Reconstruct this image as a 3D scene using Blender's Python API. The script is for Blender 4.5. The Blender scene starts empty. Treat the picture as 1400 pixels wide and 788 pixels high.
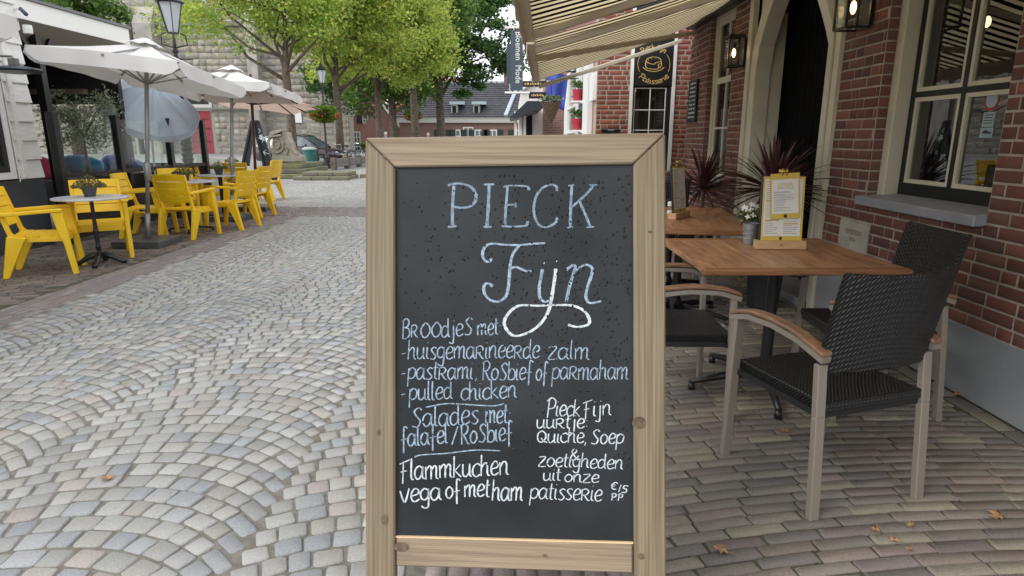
import bpy, math, random
import numpy as np
from mathutils import Matrix, Vector, noise
S=bpy.context.scene; COL=S.collection
R=math.radians; PI=math.pi
random.seed(7); RNG=np.random.default_rng(7)
# ------------------------------------------------ camera
H=1.4; PIT=R(13.47); F=860.0
cam=bpy.data.cameras.new('camera'); cam.sensor_width=36; cam.lens=36*F/1400; cam.clip_start=.05; cam.clip_end=3000
camo=bpy.data.objects.new('camera',cam); COL.objects.link(camo)
camo.location=(0,0,H); camo.rotation_euler=(R(90)-PIT,0,0); S.camera=camo
# ------------------------------------------------ light: bright overcast sky + very soft sun
EL,AZ=R(38),R(235)
W=bpy.data.worlds.new('World'); S.world=W; W.use_nodes=True
nt=W.node_tree; nt.nodes.clear()
sky=nt.nodes.new('ShaderNodeTexSky'); sky.sky_type='NISHITA'; sky.sun_disc=False
sky.sun_elevation=EL; sky.sun_rotation=AZ; sky.dust_density=3; sky.air_density=1.2
tc=nt.nodes.new('ShaderNodeTexCoord'); nz=nt.nodes.new('ShaderNodeTexNoise'); nz.inputs['Scale'].default_value=2.2; nz.inputs['Detail'].default_value=5
cr=nt.nodes.new('ShaderNodeValToRGB'); cr.color_ramp.elements[0].position=.3; cr.color_ramp.elements[0].color=(9.5,9.8,10.3,1); cr.color_ramp.elements[1].position=.7; cr.color_ramp.elements[1].color=(13.5,13.8,14.2,1)
mx=nt.nodes.new('ShaderNodeMix'); mx.data_type='RGBA'; mx.inputs[0].default_value=.86
bg=nt.nodes.new('ShaderNodeBackground'); bg.inputs['Strength'].default_value=.1
out=nt.nodes.new('ShaderNodeOutputWorld')
L=nt.links.new
L(tc.outputs['Generated'],nz.inputs['Vector']); L(nz.outputs['Fac'],cr.inputs['Fac'])
L(sky.outputs['Color'],mx.inputs[6]); L(cr.outputs['Color'],mx.inputs[7]); L(mx.outputs[2],bg.inputs['Color']); L(bg.outputs['Background'],out.inputs['Surface'])
sl=bpy.data.lights.new('sun','SUN'); sl.energy=1.3; sl.angle=R(28); sl.color=(1,.97,.92)
so=bpy.data.objects.new('sun',sl); COL.objects.link(so)
so.rotation_euler=(R(90)-EL,0,R(180)-AZ)  # shines towards +X +Y
S.view_settings.view_transform='Standard'; S.view_settings.look='None'; S.view_settings.exposure=0.6; S.view_settings.gamma=1
S.view_settings.use_curve_mapping=False
S.cycles.max_bounces=6; S.cycles.transparent_max_bounces=12
# ------------------------------------------------ helpers: pixel ray -> point of a known plane of the place
def ray(px,py):
    u=(px-700)/F; v=(py-394)/F
    return Vector((u,math.cos(PIT)-v*math.sin(PIT),-math.sin(PIT)-v*math.cos(PIT)))
def onZ(px,py,z=0): r=ray(px,py); return r*((z-H)/r.z)+Vector((0,0,H))
def onX(px,py,X): r=ray(px,py); return r*(X/r.x)+Vector((0,0,H))
def onY(px,py,Y): r=ray(px,py); return r*(Y/r.y)+Vector((0,0,H))
def onPl(px,py,p,n): r=ray(px,py); o=Vector((0,0,H)); return o+r*((p-o).dot(n)/r.dot(n))
def projN(p):
    x=p[:,0]; y=p[:,1]; z=p[:,2]-H
    d=y*math.cos(PIT)-z*math.sin(PIT); d=np.where(d<.05,1e-6,d)
    v=-(y*math.sin(PIT)+z*math.cos(PIT))/d
    return 700+F*x/d,394+F*v,d
# ------------------------------------------------ materials
MATS={}
def mat(name,col,rough=.6,col2=None,nscale=8,bump=0,bscale=60,metal=0,spec=.5,attr=False,coat=0,emit=None,estr=0,stretch=None,detail=4,mixr=(.35,.65),sheen=0,transl=0):
    m=bpy.data.materials.new(name); m.use_nodes=True; t=m.node_tree; N=t.nodes; K=t.links.new
    b=N['Principled BSDF']; b.inputs['Roughness'].default_value=rough; b.inputs['Metallic'].default_value=metal
    b.inputs['Specular IOR Level'].default_value=spec; b.inputs['Coat Weight'].default_value=coat
    c=(*col,1); b.inputs['Base Color'].default_value=c
    co=N.new('ShaderNodeTexCoord'); mp=N.new('ShaderNodeMapping'); K(co.outputs['Object'],mp.inputs[0])
    if stretch: mp.inputs['Scale'].default_value=stretch
    src=None
    if attr:
        a=N.new('ShaderNodeAttribute'); a.attribute_name='col'; src=a.outputs['Color']
    if col2 is not None or attr:
        n=N.new('ShaderNodeTexNoise'); n.inputs['Scale'].default_value=nscale; n.inputs['Detail'].default_value=detail
        K(mp.outputs[0],n.inputs['Vector'])
        mr=N.new('ShaderNodeMapRange'); mr.inputs[1].default_value=mixr[0]; mr.inputs[2].default_value=mixr[1]; K(n.outputs['Fac'],mr.inputs[0])
        mi=N.new('ShaderNodeMix'); mi.data_type='RGBA'; K(mr.outputs[0],mi.inputs[0])
        if attr:
            d=N.new('ShaderNodeMix'); d.data_type='RGBA'; d.blend_type='MULTIPLY'; d.inputs[0].default_value=1; K(src,d.inputs[6]); d.inputs[7].default_value=(*(col2 or (.75,.74,.72)),1)
            K(src,mi.inputs[6]); K(d.outputs[2],mi.inputs[7])
        else:
            mi.inputs[6].default_value=c; mi.inputs[7].default_value=(*col2,1)
        K(mi.outputs[2],b.inputs['Base Color']); src=mi.outputs[2]
    if bump:
        n2=N.new('ShaderNodeTexNoise'); n2.inputs['Scale'].default_value=bscale; n2.inputs['Detail'].default_value=5; K(mp.outputs[0],n2.inputs['Vector'])
        bp=N.new('ShaderNodeBump'); bp.inputs['Strength'].default_value=bump; bp.inputs['Distance'].default_value=.01; K(n2.outputs['Fac'],bp.inputs['Height']); K(bp.outputs[0],b.inputs['Normal'])
    if emit: b.inputs['Emission Color'].default_value=(*emit,1); b.inputs['Emission Strength'].default_value=estr
    if transl:
        tr=N.new('ShaderNodeBsdfTranslucent'); ms=N.new('ShaderNodeMixShader'); ms.inputs[0].default_value=transl
        tr.inputs['Color'].default_value=c
        if src is not None: K(src,tr.inputs['Color'])
        K(b.outputs[0],ms.inputs[1]); K(tr.outputs[0],ms.inputs[2]); K(ms.outputs[0],N['Material Output'].inputs['Surface'])
    MATS[name]=m; return m
def glass(name,tint=(.8,.85,.83),refl=.08,rough=.0,ior=1.5):
    m=bpy.data.materials.new(name); m.use_nodes=True; t=m.node_tree; N=t.nodes; K=t.links.new; N.clear()
    o=N.new('ShaderNodeOutputMaterial'); tr=N.new('ShaderNodeBsdfTransparent'); tr.inputs[0].default_value=(*tint,1)
    g=N.new('ShaderNodeBsdfGlossy'); g.inputs['Roughness'].default_value=rough
    lw=N.new('ShaderNodeFresnel'); lw.inputs['IOR'].default_value=ior; ad=N.new('ShaderNodeMath'); ad.inputs[1].default_value=refl; K(lw.outputs[0],ad.inputs[0]); ad.use_clamp=True
    ge=N.new('ShaderNodeNewGeometry'); iv=N.new('ShaderNodeMath'); iv.operation='SUBTRACT'; iv.inputs[0].default_value=1; K(ge.outputs['Backfacing'],iv.inputs[1]); ml=N.new('ShaderNodeMath'); ml.operation='MULTIPLY'; K(ad.outputs[0],ml.inputs[0]); K(iv.outputs[0],ml.inputs[1])
    x=N.new('ShaderNodeMixShader'); K(ml.outputs[0],x.inputs[0]); K(tr.outputs[0],x.inputs[1]); K(g.outputs[0],x.inputs[2]); K(x.outputs[0],o.inputs['Surface'])
    return m
def brickmat(name,c1,c2,mortar,bw=.21,bh=.065,rough=.85):
    m=mat(name,c1,rough); t=m.node_tree; N=t.nodes; K=t.links.new
    co=N.new('ShaderNodeTexCoord'); b=N.new('ShaderNodeTexBrick'); mp=N.new('ShaderNodeMapping'); mp.inputs['Rotation'].default_value=(R(90),0,0)
    K(co.outputs['Object'],mp.inputs[0]); K(mp.outputs[0],b.inputs['Vector'])
    b.inputs['Color1'].default_value=(*c1,1); b.inputs['Color2'].default_value=(*c2,1); b.inputs['Mortar'].default_value=(*mortar,1)
    b.inputs['Scale'].default_value=1; b.inputs['Brick Width'].default_value=bw; b.inputs['Row Height'].default_value=bh; b.inputs['Mortar Size'].default_value=.006
    K(b.outputs['Color'],N['Principled BSDF'].inputs['Base Color']); return m
# ------------------------------------------------ mesh builder
class MB:
    def __init__(s): s.v=[]; s.f=[]; s.M=Matrix.Identity(4); s.smooth=False
    def add(s,vs,fs):
        o=len(s.v); s.v+=[s.M@Vector(v) for v in vs]; s.f+=[tuple(i+o for i in f) for f in fs]; return s
    def box(s,x0,x1,y0,y1,z0,z1):
        return s.add([(x0,y0,z0),(x1,y0,z0),(x1,y1,z0),(x0,y1,z0),(x0,y0,z1),(x1,y0,z1),(x1,y1,z1),(x0,y1,z1)],[(0,3,2,1),(4,5,6,7),(0,1,5,4),(1,2,6,5),(2,3,7,6),(3,0,4,7)])
    def cb(s,c,d,rz=0):
        M=s.M; s.M=M@Matrix.Translation(c)@Matrix.Rotation(rz,4,'Z'); s.box(-d[0]/2,d[0]/2,-d[1]/2,d[1]/2,-d[2]/2,d[2]/2); s.M=M; return s
    def bar(s,a,b,w,h,up=(0,0,1)):
        a=Vector(a); b=Vector(b); z=(b-a); l=z.length; z.normalize(); u=Vector(up)
        if abs(z.dot(u))>.98: u=Vector((0,1,0))
        x=z.cross(u).normalized(); y=x.cross(z)
        vs=[]
        for p in (a,b):
            for i,j in ((-1,-1),(1,-1),(1,1),(-1,1)): vs.append(p+x*(i*w/2)+y*(j*h/2))
        return s.add(vs,[(0,3,2,1),(4,5,6,7),(0,1,5,4),(1,2,6,5),(2,3,7,6),(3,0,4,7)])
    def tube(s,pts,r,n=8,cap=True):
        pts=[Vector(p) for p in pts]; rs=r if isinstance(r,(list,tuple)) else [r]*len(pts)
        vs=[]; prev=None
        for i,p in enumerate(pts):
            t=(pts[min(i+1,len(pts)-1)]-pts[max(i-1,0)]).normalized()
            if prev is None:
                u=Vector((0,0,1)) if abs(t.z)<.9 else Vector((1,0,0)); prev=t.cross(u).normalized()
            x=(prev-t*prev.dot(t)).normalized(); prev=x; y=t.cross(x)
            for k in range(n):
                a=2*PI*k/n; vs.append(p+(x*math.cos(a)+y*math.sin(a))*rs[i])
        fs=[(i*n+k,i*n+(k+1)%n,(i+1)*n+(k+1)%n,(i+1)*n+k) for i in range(len(pts)-1) for k in range(n)]
        if cap: fs+=[tuple(range(n))[::-1],tuple(range((len(pts)-1)*n,len(pts)*n))]
        return s.add(vs,fs)
    def lathe(s,prof,n=20,c=(0,0,0)):
        vs=[(c[0]+r*math.cos(2*PI*k/n),c[1]+r*math.sin(2*PI*k/n),c[2]+z) for r,z in prof for k in range(n)]
        fs=[(i*n+k,i*n+(k+1)%n,(i+1)*n+(k+1)%n,(i+1)*n+k) for i in range(len(prof)-1) for k in range(n)]
        fs+=[tuple(range(n))[::-1],tuple(range((len(prof)-1)*n,len(prof)*n))]
        return s.add(vs,fs)
    def prism(s,ol,t0,t1,axis='X'):
        n=len(ol); vs=[]
        for t in (t0,t1):
            for a,b in ol: vs.append({'X':(t,a,b),'Y':(a,t,b),'Z':(a,b,t)}[axis])
        fs=[tuple(range(n))[::-1],tuple(range(n,2*n))]+[(i,(i+1)%n,n+(i+1)%n,n+i) for i in range(n)]
        return s.add(vs,fs)
    def ell(s,c,r,n=10,m=6):
        vs=[];
        for i in range(m+1):
            a=-PI/2+PI*i/m; ca=max(math.cos(a),.02)
            for k in range(n): vs.append((c[0]+r[0]*ca*math.cos(2*PI*k/n),c[1]+r[1]*ca*math.sin(2*PI*k/n),c[2]+r[2]*math.sin(a)))
        fs=[(i*n+k,i*n+(k+1)%n,(i+1)*n+(k+1)%n,(i+1)*n+k) for i in range(m) for k in range(n)]+[tuple(range(n))[::-1],tuple(range(m*n,(m+1)*n))]
        return s.add(vs,fs)
    def build_each(s,name,m,parent=None,**k):
        # every primitive added so far becomes an object of its own
        out=[]; import itertools
        groups=[]; adj={}
        par=list(range(len(s.v)))
        def fd(i):
            while par[i]!=i: par[i]=par[par[i]]; i=par[i]
            return i
        for f in s.f:
            for j in f[1:]: par[fd(j)]=fd(f[0])
        d={}
        for f in s.f: d.setdefault(fd(f[0]),[]).append(f)
        for fs in d.values():
            ids=sorted({i for f in fs for i in f}); mp={i:n for n,i in enumerate(ids)}
            q=MB(); q.v=[s.v[i] for i in ids]; q.f=[tuple(mp[i] for i in f) for f in fs]; out.append(q.build(name,m,parent,**k))
        return out
    def quad(s,a,b,c,d): return s.add([a,b,c,d],[(0,1,2,3)])
    def build(s,name,m,parent=None,bev=0,smooth=False,world=False,kind=None,label=None,solid=0,seg=1,sub=0):
        me=bpy.data.meshes.new(name); me.from_pydata([tuple(v) for v in s.v],[],s.f); me.validate()
        import bmesh
        bm=bmesh.new(); bm.from_mesh(me); bmesh.ops.recalc_face_normals(bm,faces=bm.faces); bm.to_mesh(me); bm.free()
        o=bpy.data.objects.new(name,me); COL.objects.link(o); me.materials.append(m)
        if smooth: me.polygons.foreach_set('use_smooth',[True]*len(me.polygons))
        if parent is not None:
            o.parent=parent
            if world:
                p=parent; acc=Vector(p.location)
                while p.parent: p=p.parent; acc+=Vector(p.location)
                o.location=-acc
        if solid: md=o.modifiers.new('solid','SOLIDIFY'); md.thickness=solid; md.offset=0
        if sub: md=o.modifiers.new('sub','SUBSURF'); md.levels=sub; md.render_levels=sub
        if bev: md=o.modifiers.new('bevel','BEVEL'); md.width=bev; md.segments=seg; md.limit_method='ANGLE'; md.angle_limit=R(40)
        if kind: o['kind']=kind
        if label: o['label']=label
        return o
def thing(name,label,cat,loc=(0,0,0),rz=0,group=None):
    o=bpy.data.objects.new(name,None); COL.objects.link(o); o.empty_display_size=.2; o.location=loc; o.rotation_euler=(0,0,rz)
    o['label']=label; o['category']=cat
    if group: o['group']=group
    return o
def tag(o,label,cat,group=None):
    o['label']=label; o['category']=cat
    if group: o['group']=group
    return o
def dup(root,loc=None,rz=None,label=None,par=None):
    c=root.copy(); COL.objects.link(c)
    if par: c.parent=par
    if loc is not None: c.location=loc
    if rz is not None: c.rotation_euler=(0,0,rz)
    if label: c['label']=label
    for ch in list(root.children): dup(ch,par=c)
    return c
def struct(o): o['kind']='structure'; return o
def npmesh(name,verts,faces_flat,sizes,cols=None,m=None):
    me=bpy.data.meshes.new(name); me.vertices.add(len(verts)); me.vertices.foreach_set('co',np.asarray(verts,dtype=np.float32).ravel())
    me.loops.add(len(faces_flat)); me.loops.foreach_set('vertex_index',np.asarray(faces_flat,dtype=np.int32))
    sizes=np.asarray(sizes,dtype=np.int32); me.polygons.add(len(sizes)); st=np.concatenate([[0],np.cumsum(sizes)[:-1]]).astype(np.int32)
    me.polygons.foreach_set('loop_start',st); me.polygons.foreach_set('loop_total',sizes)
    me.update(calc_edges=True); me.validate()
    if cols is not None:
        a=me.color_attributes.new('col','FLOAT_COLOR','POINT'); c=np.ones((len(verts),4),dtype=np.float32); c[:,:3]=cols; a.data.foreach_set('color',c.ravel())
    if m: me.materials.append(m)
    return me
# ---- pieces (cobbles, bricks, planks): unit block [-.5,.5]^2, face at z=0, body down to -1
def variants(n,corners,ch,jit,palette,pj,seed,dome=0,sh=.18,cc_=.09):
    rg=np.random.default_rng(seed); out=[]
    for k in range(n):
        if corners==4: base=np.array([(-.5,-.5),(.5,-.5),(.5,.5),(-.5,.5)])
        else: 
            c=cc_; base=np.array([(-.5+c,-.5),(.5-c,-.5),(.5,-.5+c),(.5,.5-c),(.5-c,.5),(-.5+c,.5),(-.5,.5-c),(-.5,-.5+c)])
        base=base+rg.uniform(-jit,jit,base.shape)
        m=len(base); top=base*(1-2*ch)
        dz=rg.uniform(-dome,dome,m)
        v=np.vstack([np.c_[base,np.full(m,-1.)],np.c_[base,np.full(m,-sh)],np.c_[top,dz*.5]])
        c=np.array(palette[rg.integers(len(palette))])*(1+rg.uniform(-pj,pj))
        out.append((v,np.clip(c,0,1)))
    m=len(base); ff=[];sz=[]
    for lv in range(2):
        for i in range(m): ff+=[lv*m+i,lv*m+(i+1)%m,(lv+1)*m+(i+1)%m,(lv+1)*m+i]; sz.append(4)
    ff+=list(range(2*m,3*m)); sz.append(m)
    return out,np.array(ff),np.array(sz)
def lay(parent,name,m,var,pos,U,V,N3,size,nsingle=300,occl=(),seed=1,stuffname=None,area_min=0):
    """pos Nx3 face centres; U,V,N3 unit axes; size Nx3. The pieces that show largest become objects, the rest one mesh."""
    vs,ff,sz=var; rg=np.random.default_rng(seed); n=len(pos); pos=np.asarray(pos,float)
    U,V,N3=[np.broadcast_to(np.asarray(a,float),(n,3)) for a in (U,V,N3)]; size=np.asarray(size,float)
    pick=rg.integers(0,len(vs),n)
    px,py,d=projN(pos); view=np.array([0,0,H])-pos; view/=np.linalg.norm(view,axis=1)[:,None]
    sc=size[:,0]*size[:,1]*np.maximum((view*N3).sum(1),0)/d**2
    sc[(px<-10)|(px>1410)|(py<-10)|(py>798)|(d<.1)]=0
    for (a,b,c,e) in occl: sc[(px>a)&(px<c)&(py>b)&(py<e)]=0
    order=np.argsort(-sc); single=[i for i in order[:nsingle] if sc[i]>area_min]
    par_loc=np.array(parent.location)
    meshes=[npmesh(name,v,ff,sz,np.tile(c,(len(v),1)),m) for v,c in vs]
    for i in single:
        o=bpy.data.objects.new(name,meshes[pick[i]]); COL.objects.link(o); o.parent=parent
        p=pos[i]-par_loc; u,v,w=U[i]*size[i,0],V[i]*size[i,1],N3[i]*size[i,2]
        o.matrix_local=Matrix(((u[0],v[0],w[0],p[0]),(u[1],v[1],w[1],p[1]),(u[2],v[2],w[2],p[2]),(0,0,0,1)))
    rest=np.setdiff1d(np.arange(n),single)
    if len(rest):
        A=np.stack([v for v,_ in vs])[pick[rest]]; nv=A.shape[1]
        X=pos[rest][:,None,:]-par_loc+A[:,:,0:1]*(U[rest]*size[rest,0:1])[:,None,:]+A[:,:,1:2]*(V[rest]*size[rest,1:2])[:,None,:]+A[:,:,2:3]*(N3[rest]*size[rest,2:3])[:,None,:]
        C=np.stack([c for _,c in vs])[pick[rest]]; C=np.repeat(C,nv,axis=0)
        k=len(rest); FF=(ff[None,:]+(np.arange(k)*nv)[:,None]).ravel(); SZ=np.tile(sz,k)
        me=npmesh(stuffname or name+'_field',X.reshape(-1,3),FF,SZ,C,m); o=bpy.data.objects.new(stuffname or name+'_field',me); COL.objects.link(o); o.parent=parent; o['kind']='stuff'
def bond(u0,u1,z0,z1,course,stretch,holes,rg,joint=.011,phase=0):
    """brick spans (u,z,len,h) of a wall, cut round holes(z)->list of intervals"""
    out=[]; k=0; z=z0
    while z+course*.5<z1:
        zc=z+course/2; u=u0-(.5*stretch if k%2 else 0)-rg.uniform(0,.06); spans=[]
        j=0
        while u<u1:
            l=stretch if (rg.random()<.62) else stretch*.5
            spans.append((u,u+l)); u+=l
        hs=holes(zc) if holes else []
        for a,b in spans:
            a=max(a,u0); b=min(b,u1); segs=[(a,b)]
            for ha,hb in hs:
                ns=[]
                for p,q in segs:
                    if hb<=p or ha>=q: ns.append((p,q))
                    else:
                        if p<ha: ns.append((p,ha))
                        if q>hb: ns.append((hb,q))
                segs=ns
            for p,q in segs:
                if q-p>.03: out.append(((p+q)/2,zc,q-p-joint,course-joint))
        z+=course; k+=1
    return np.array(out)
def leaves(name,parent,m,C,size,pal,seed=0,asp=.6,droop=0,world=True,kind=None):
    rg=np.random.default_rng(seed); n=len(C); C=np.asarray(C)
    a=rg.normal(size=(n,3)); a[:,2]*=.6; a[:,2]-=droop; a/=np.linalg.norm(a,axis=1)[:,None]
    b=np.cross(a,rg.normal(size=(n,3))); b/=np.linalg.norm(b,axis=1)[:,None]
    s=size*rg.uniform(.6,1.3,(n,1)); up=np.cross(a,b)*s*.15
    P=np.stack([C-a*s,C+b*s*asp+up,C+a*s,C-b*s*asp+up],1)
    pal=np.array(pal); c=pal[rg.integers(0,len(pal),n)]*rg.uniform(.75,1.25,(n,1)); c=np.repeat(c,4,axis=0)
    off=np.array(parent.location) if (world and parent) else np.zeros(3)
    me=npmesh(name,P.reshape(-1,3)-off,np.arange(4*n),np.full(n,4),c,m); o=bpy.data.objects.new(name,me); COL.objects.link(o)
    if parent: o.parent=parent
    if kind: o['kind']=kind
    return o
def text(parent,s,M,size,m,name='lettering',ext=.0008,align='CENTER',sx=1.0):
    cu=bpy.data.curves.new('t','FONT'); cu.body=s; cu.size=size; cu.extrude=ext; cu.align_x=align; cu.align_y='CENTER'; cu.resolution_u=2
    t=bpy.data.objects.new('t',cu); COL.objects.link(t); bpy.context.view_layer.update()
    me=bpy.data.meshes.new_from_object(t); bpy.data.objects.remove(t)
    me.transform(M@Matrix.Diagonal((sx,1,1,1))); me.materials.clear(); me.materials.append(m)
    o=bpy.data.objects.new(name,me); COL.objects.link(o)
    if parent is not None: o.parent=parent
    return o
def frame_M(o,x,y): # matrix with text x along x, text up along y
    x=Vector(x).normalized(); y=Vector(y).normalized(); z=x.cross(y)
    return Matrix(((x.x,y.x,z.x,o[0]),(x.y,y.y,z.y,o[1]),(x.z,y.z,z.z,o[2]),(0,0,0,1)))
# ------------------------------------------------ stroke handwriting
G={
'a':(7.2,"5.6 8,3.4 10,.8 7.5,.4 3,2.4 0,5 3,5.8 9.6|5.8 9.6,5.7 2,7.2 0"),
'b':(6.4,".8 16,.6 0|.6 5,3 9.6,6 7,5.6 1.5,2.6 0,.6 1.5"),
'c':(5.8,"5.6 8.2,4 10,1 7.5,.6 2.5,3 0,5.6 1.8"),
'd':(7,"5.2 8,3 9.6,.6 6.5,.8 1.5,3 0,5.4 3|5.5 16,5.5 2,6.9 0"),
'e':(6.2,".8 4.6,5 6,5.4 9,3.2 10.4,.9 6.5,1.2 1.6,3.2 0,6 1.8"),
'f':(5.4,"5.4 14.5,4 16,2.6 14,2.2 -5|.2 5.6,4.8 6.4"),
'g':(6.6,"5.4 8.5,3 10,.6 7,1 2.6,3 1,5.2 3.5,5.6 9.8|5.6 9.8,5.4 -3,4 -5.6,2 -5,1 -3.6"),
'h':(6.8,".8 16,.6 0|.7 6,3 9.6,4.8 8.5,5 1.5,6.6 0"),
'i':(3,"1.2 9.6,1 1.6,2.6 0|1.4 13.2,1.5 13.6"),
'j':(4,"2.6 9.6,2.4 -4,1 -5.6,-.8 -4.6|2.8 13.2,2.9 13.6"),
'k':(6.2,".8 16,.7 0|5 9.6,.9 4.4|1.4 5,5.8 0"),
'l':(3,"1 16,.9 1.6,2.6 0"),
'm':(9.8,".6 9.6,.9 0|.9 6.5,3 10,4.4 8.5,4.5 0|4.6 6.5,6.6 10,8 8.5,8 1.5,9.6 0"),
'n':(7,".6 9.6,.9 0|.9 6,3 10,5.1 8.5,5.2 1.5,6.8 0"),
'o':(6.6,"3.2 10,.8 6.5,1 2,3.2 0,5.6 3,5.6 7.5,3.2 10"),
'p':(6.6,".8 9.6,.4 -6|.8 7,3.2 10,6 7.5,5.2 2.4,2.6 .6,.8 2"),
'R':(7,".7 9.6,.7 0|0 9.4,3.6 10.6,5.6 8.2,4 5.4,.9 4.8|2.4 5,5.2 .6,6.8 .2"),
'r':(4.8,".6 9.6,.9 0|.9 6,2.6 9.6,4.6 9"),
'k2':(1,""),
's':(5.6,"5.2 9,3.6 10.2,1.4 8.2,3 5.2,4.8 2.6,3 0,.6 1"),
't':(4.2,"2 14.5,1.7 1.6,3.8 0|.2 9.4,4 10"),
'u':(7,".7 9.6,.8 2,2.8 0,5.2 3|5.4 9.6,5.4 1.6,6.8 0"),
'v':(6.4,".2 9.6,3 0,6 11"),
'z':(6.6,".6 9.8,5.6 10,.8 .2,6.4 0"),
'B':(8,"1 15,.6 -1|.2 13.6,3.6 16,6.2 13,4.6 9,1 8.4,5.6 7.4,7 3,4.4 -.8,.6 -1"),
'S':(7.4,"7 12.6,5 14.6,2.2 12,3.8 8,6 4.4,4.2 .2,.8 1"),
'O':(7,"3.6 13.4,.8 8,1.2 2,3.6 -.4,6.2 4,6 9.5,3.6 13.4"),
'Q':(8.6,"4 12,1 8.5,1.4 2,4.4 0,7 4,6.8 9,4 12|3.6 4.4,6 1,8.6 -.2"),
'F':(7.4,"2.8 14,2.4 -3|.2 12,7 15|1 6,5 6.8"),
'P':(8,"2 15,1.6 -2|0 13.6,4 17,7.4 14,6.4 8,2 6.4"),
'X':(8,"1.6 16,1.4 0|.4 14.5,4.2 16.4,6.8 13,5 8.6,1.4 7.8|3 8,6.2 1,8.2 0"),
'&':(7.6,"6.8 0,1.6 8.5,3 12.6,5 10,.8 4,2 0,4.6 1,7 5.4"),
'-':(4,".6 5.4,3.4 5.8"),',':(2.6,"1.4 1,.6 -2.6"),'.':(2.4,"1 .2,1.2 .6"),':':(3,"1.2 1.5,1.3 2|1.4 7.6,1.5 8.1"),
'/':(5,"4.4 15,.4 -1"),'1':(3,"1.6 12,1.2 0"),'5':(6,"5.6 12,2 11.4,1.6 7,4.6 6.4,4.6 1.4,.8 0"),
'E':(6.6,"6 11,3.6 12,1.4 8,1.6 2,4 0,6 1.4|.2 7.4,4.4 7.8|.2 5,4 5.2"),' ':(4,"")}
def cat(pts,k=5):
    pts=[np.array(p,float) for p in pts]
    if len(pts)<3: return pts
    o=[]
    for i in range(len(pts)-1):
        p0=pts[max(i-1,0)];p1=pts[i];p2=pts[i+1];p3=pts[min(i+2,len(pts)-1)]
        for j in range(k):
            t=j/k; o.append(.5*((2*p1)+(-p0+p2)*t+(2*p0-5*p1+4*p2-p3)*t*t+(-p0+3*p1-3*p2+p3)*t**3))
    o.append(pts[-1]); return o
def ribbon(mb,pts,w,T,rg=random):
    """flat stroke through 2-D points; T maps (x,y,k) to 3-D"""
    pts=[np.array(p,float) for p in pts]; n=len(pts); vs=[]
    if n<2: return
    for i in range(n):
        d=pts[min(i+1,n-1)]-pts[max(i-1,0)]; l=np.hypot(*d) or 1; nn=np.array([-d[1],d[0]])/l
        ww=w*(.72+.5*abs(d[1])/l)*(.75 if i in(0,n-1) else 1)*rg.uniform(.85,1.15)
        vs.append(T(*(pts[i]+nn*ww/2))); vs.append(T(*(pts[i]-nn*ww/2)))
    mb.add(vs,[(2*i,2*i+1,2*i+3,2*i+2) for i in range(n-1)])
def hand(mb,s,p0,p1,xh,w,T,slant=.06):
    """write s from p0 to p1 (2-D, y up), x-height xh"""
    tot=sum(G[c][0] for c in s); p0=np.array(p0,float); p1=np.array(p1,float); ln=np.hypot(*(p1-p0)); e=(p1-p0)/ln; f=np.array([-e[1],e[0]])
    if f[1]<0: f=-f
    sx=ln/tot; sy=xh/10; x=0
    for c in s:
        wd,st=G[c]; jy=random.uniform(-.4,.4)
        for q in st.split('|'):
            if not q: continue
            pp=[tuple(map(float,a.split())) for a in q.split(',')]
            pp=[p0+e*((x+a)*sx+slant*b*sy)+f*((b+jy)*sy) for a,b in pp]
            ribbon(mb,cat(pp),w,T)
        x+=wd
# ================================================= MATERIALS
M_sand=mat('joint_sand',(.13,.12,.10),.95,(.20,.185,.16),30,bump=.5,bscale=200)
M_cob=mat('cobble_stone',(1,1,1),.42,(.70,.71,.72),14,bump=.35,bscale=45,attr=True,spec=.5)
M_pav=mat('clinker',(1,1,1),.62,(.62,.62,.60),22,bump=.4,bscale=70,attr=True)
M_brk=mat('brick_face',(1,1,1),.85,(.55,.52,.50),18,bump=.6,bscale=60,attr=True)
M_mor=mat('mortar',(.44,.395,.325),.95,(.31,.28,.235),9,bump=.4,bscale=120)
M_cream=mat('cream_paint',(.60,.57,.45),.45,(.53,.50,.39),3,bump=.05,bscale=80)
M_white=mat('white_paint',(.83,.83,.81),.45,(.76,.76,.74),2)
M_black=mat('black_paint',(.012,.013,.014),.35)
M_dgreen=mat('dark_green_paint',(.006,.010,.008),.35,spec=.3)
M_grey=mat('grey_plinth_paint',(.32,.34,.37),.6,(.23,.245,.265),1.7,bump=.3,bscale=60)
M_sill=mat('grey_sill_paint',(.27,.28,.33),.5,(.23,.24,.28),5,bump=.1,bscale=90)
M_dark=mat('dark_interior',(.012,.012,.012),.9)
M_wood=mat('weathered_pine',(.255,.20,.128),.68,(.135,.10,.062),3,bump=.12,bscale=9,stretch=(46,1,.7),mixr=(.32,.72),detail=2)
M_woodh=mat('weathered_pine_rail',(.31,.245,.165),.68,(.18,.135,.088),3,bump=.12,bscale=9,stretch=(.7,1,46),mixr=(.32,.72),detail=2)
M_woodl=mat('fresh_pine_rail',(.33,.255,.175),.66,(.20,.15,.10),3,bump=.3,bscale=9,stretch=(.7,1,46),mixr=(.32,.72),detail=2)
M_knot=mat('wood_knot',(.085,.058,.036),.75,(.16,.115,.07),60)
M_lip=mat('pine_edge',(.72,.52,.30),.5)
M_slate=mat('chalkboard',(.008,.011,.014),.42,(.021,.026,.031),4,bump=.04,bscale=300,spec=.35)
M_chalk=mat('chalk_paint',(.36,.46,.58),.85,(.10,.14,.19),110,mixr=(.36,.74))
M_chalk2=mat('pale_chalk',(.25,.34,.44),.8,(.09,.13,.18),80,mixr=(.36,.76))
M_chalkw=mat('white_chalk',(.66,.71,.74),.85,(.26,.31,.35),110,mixr=(.36,.76))
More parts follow.
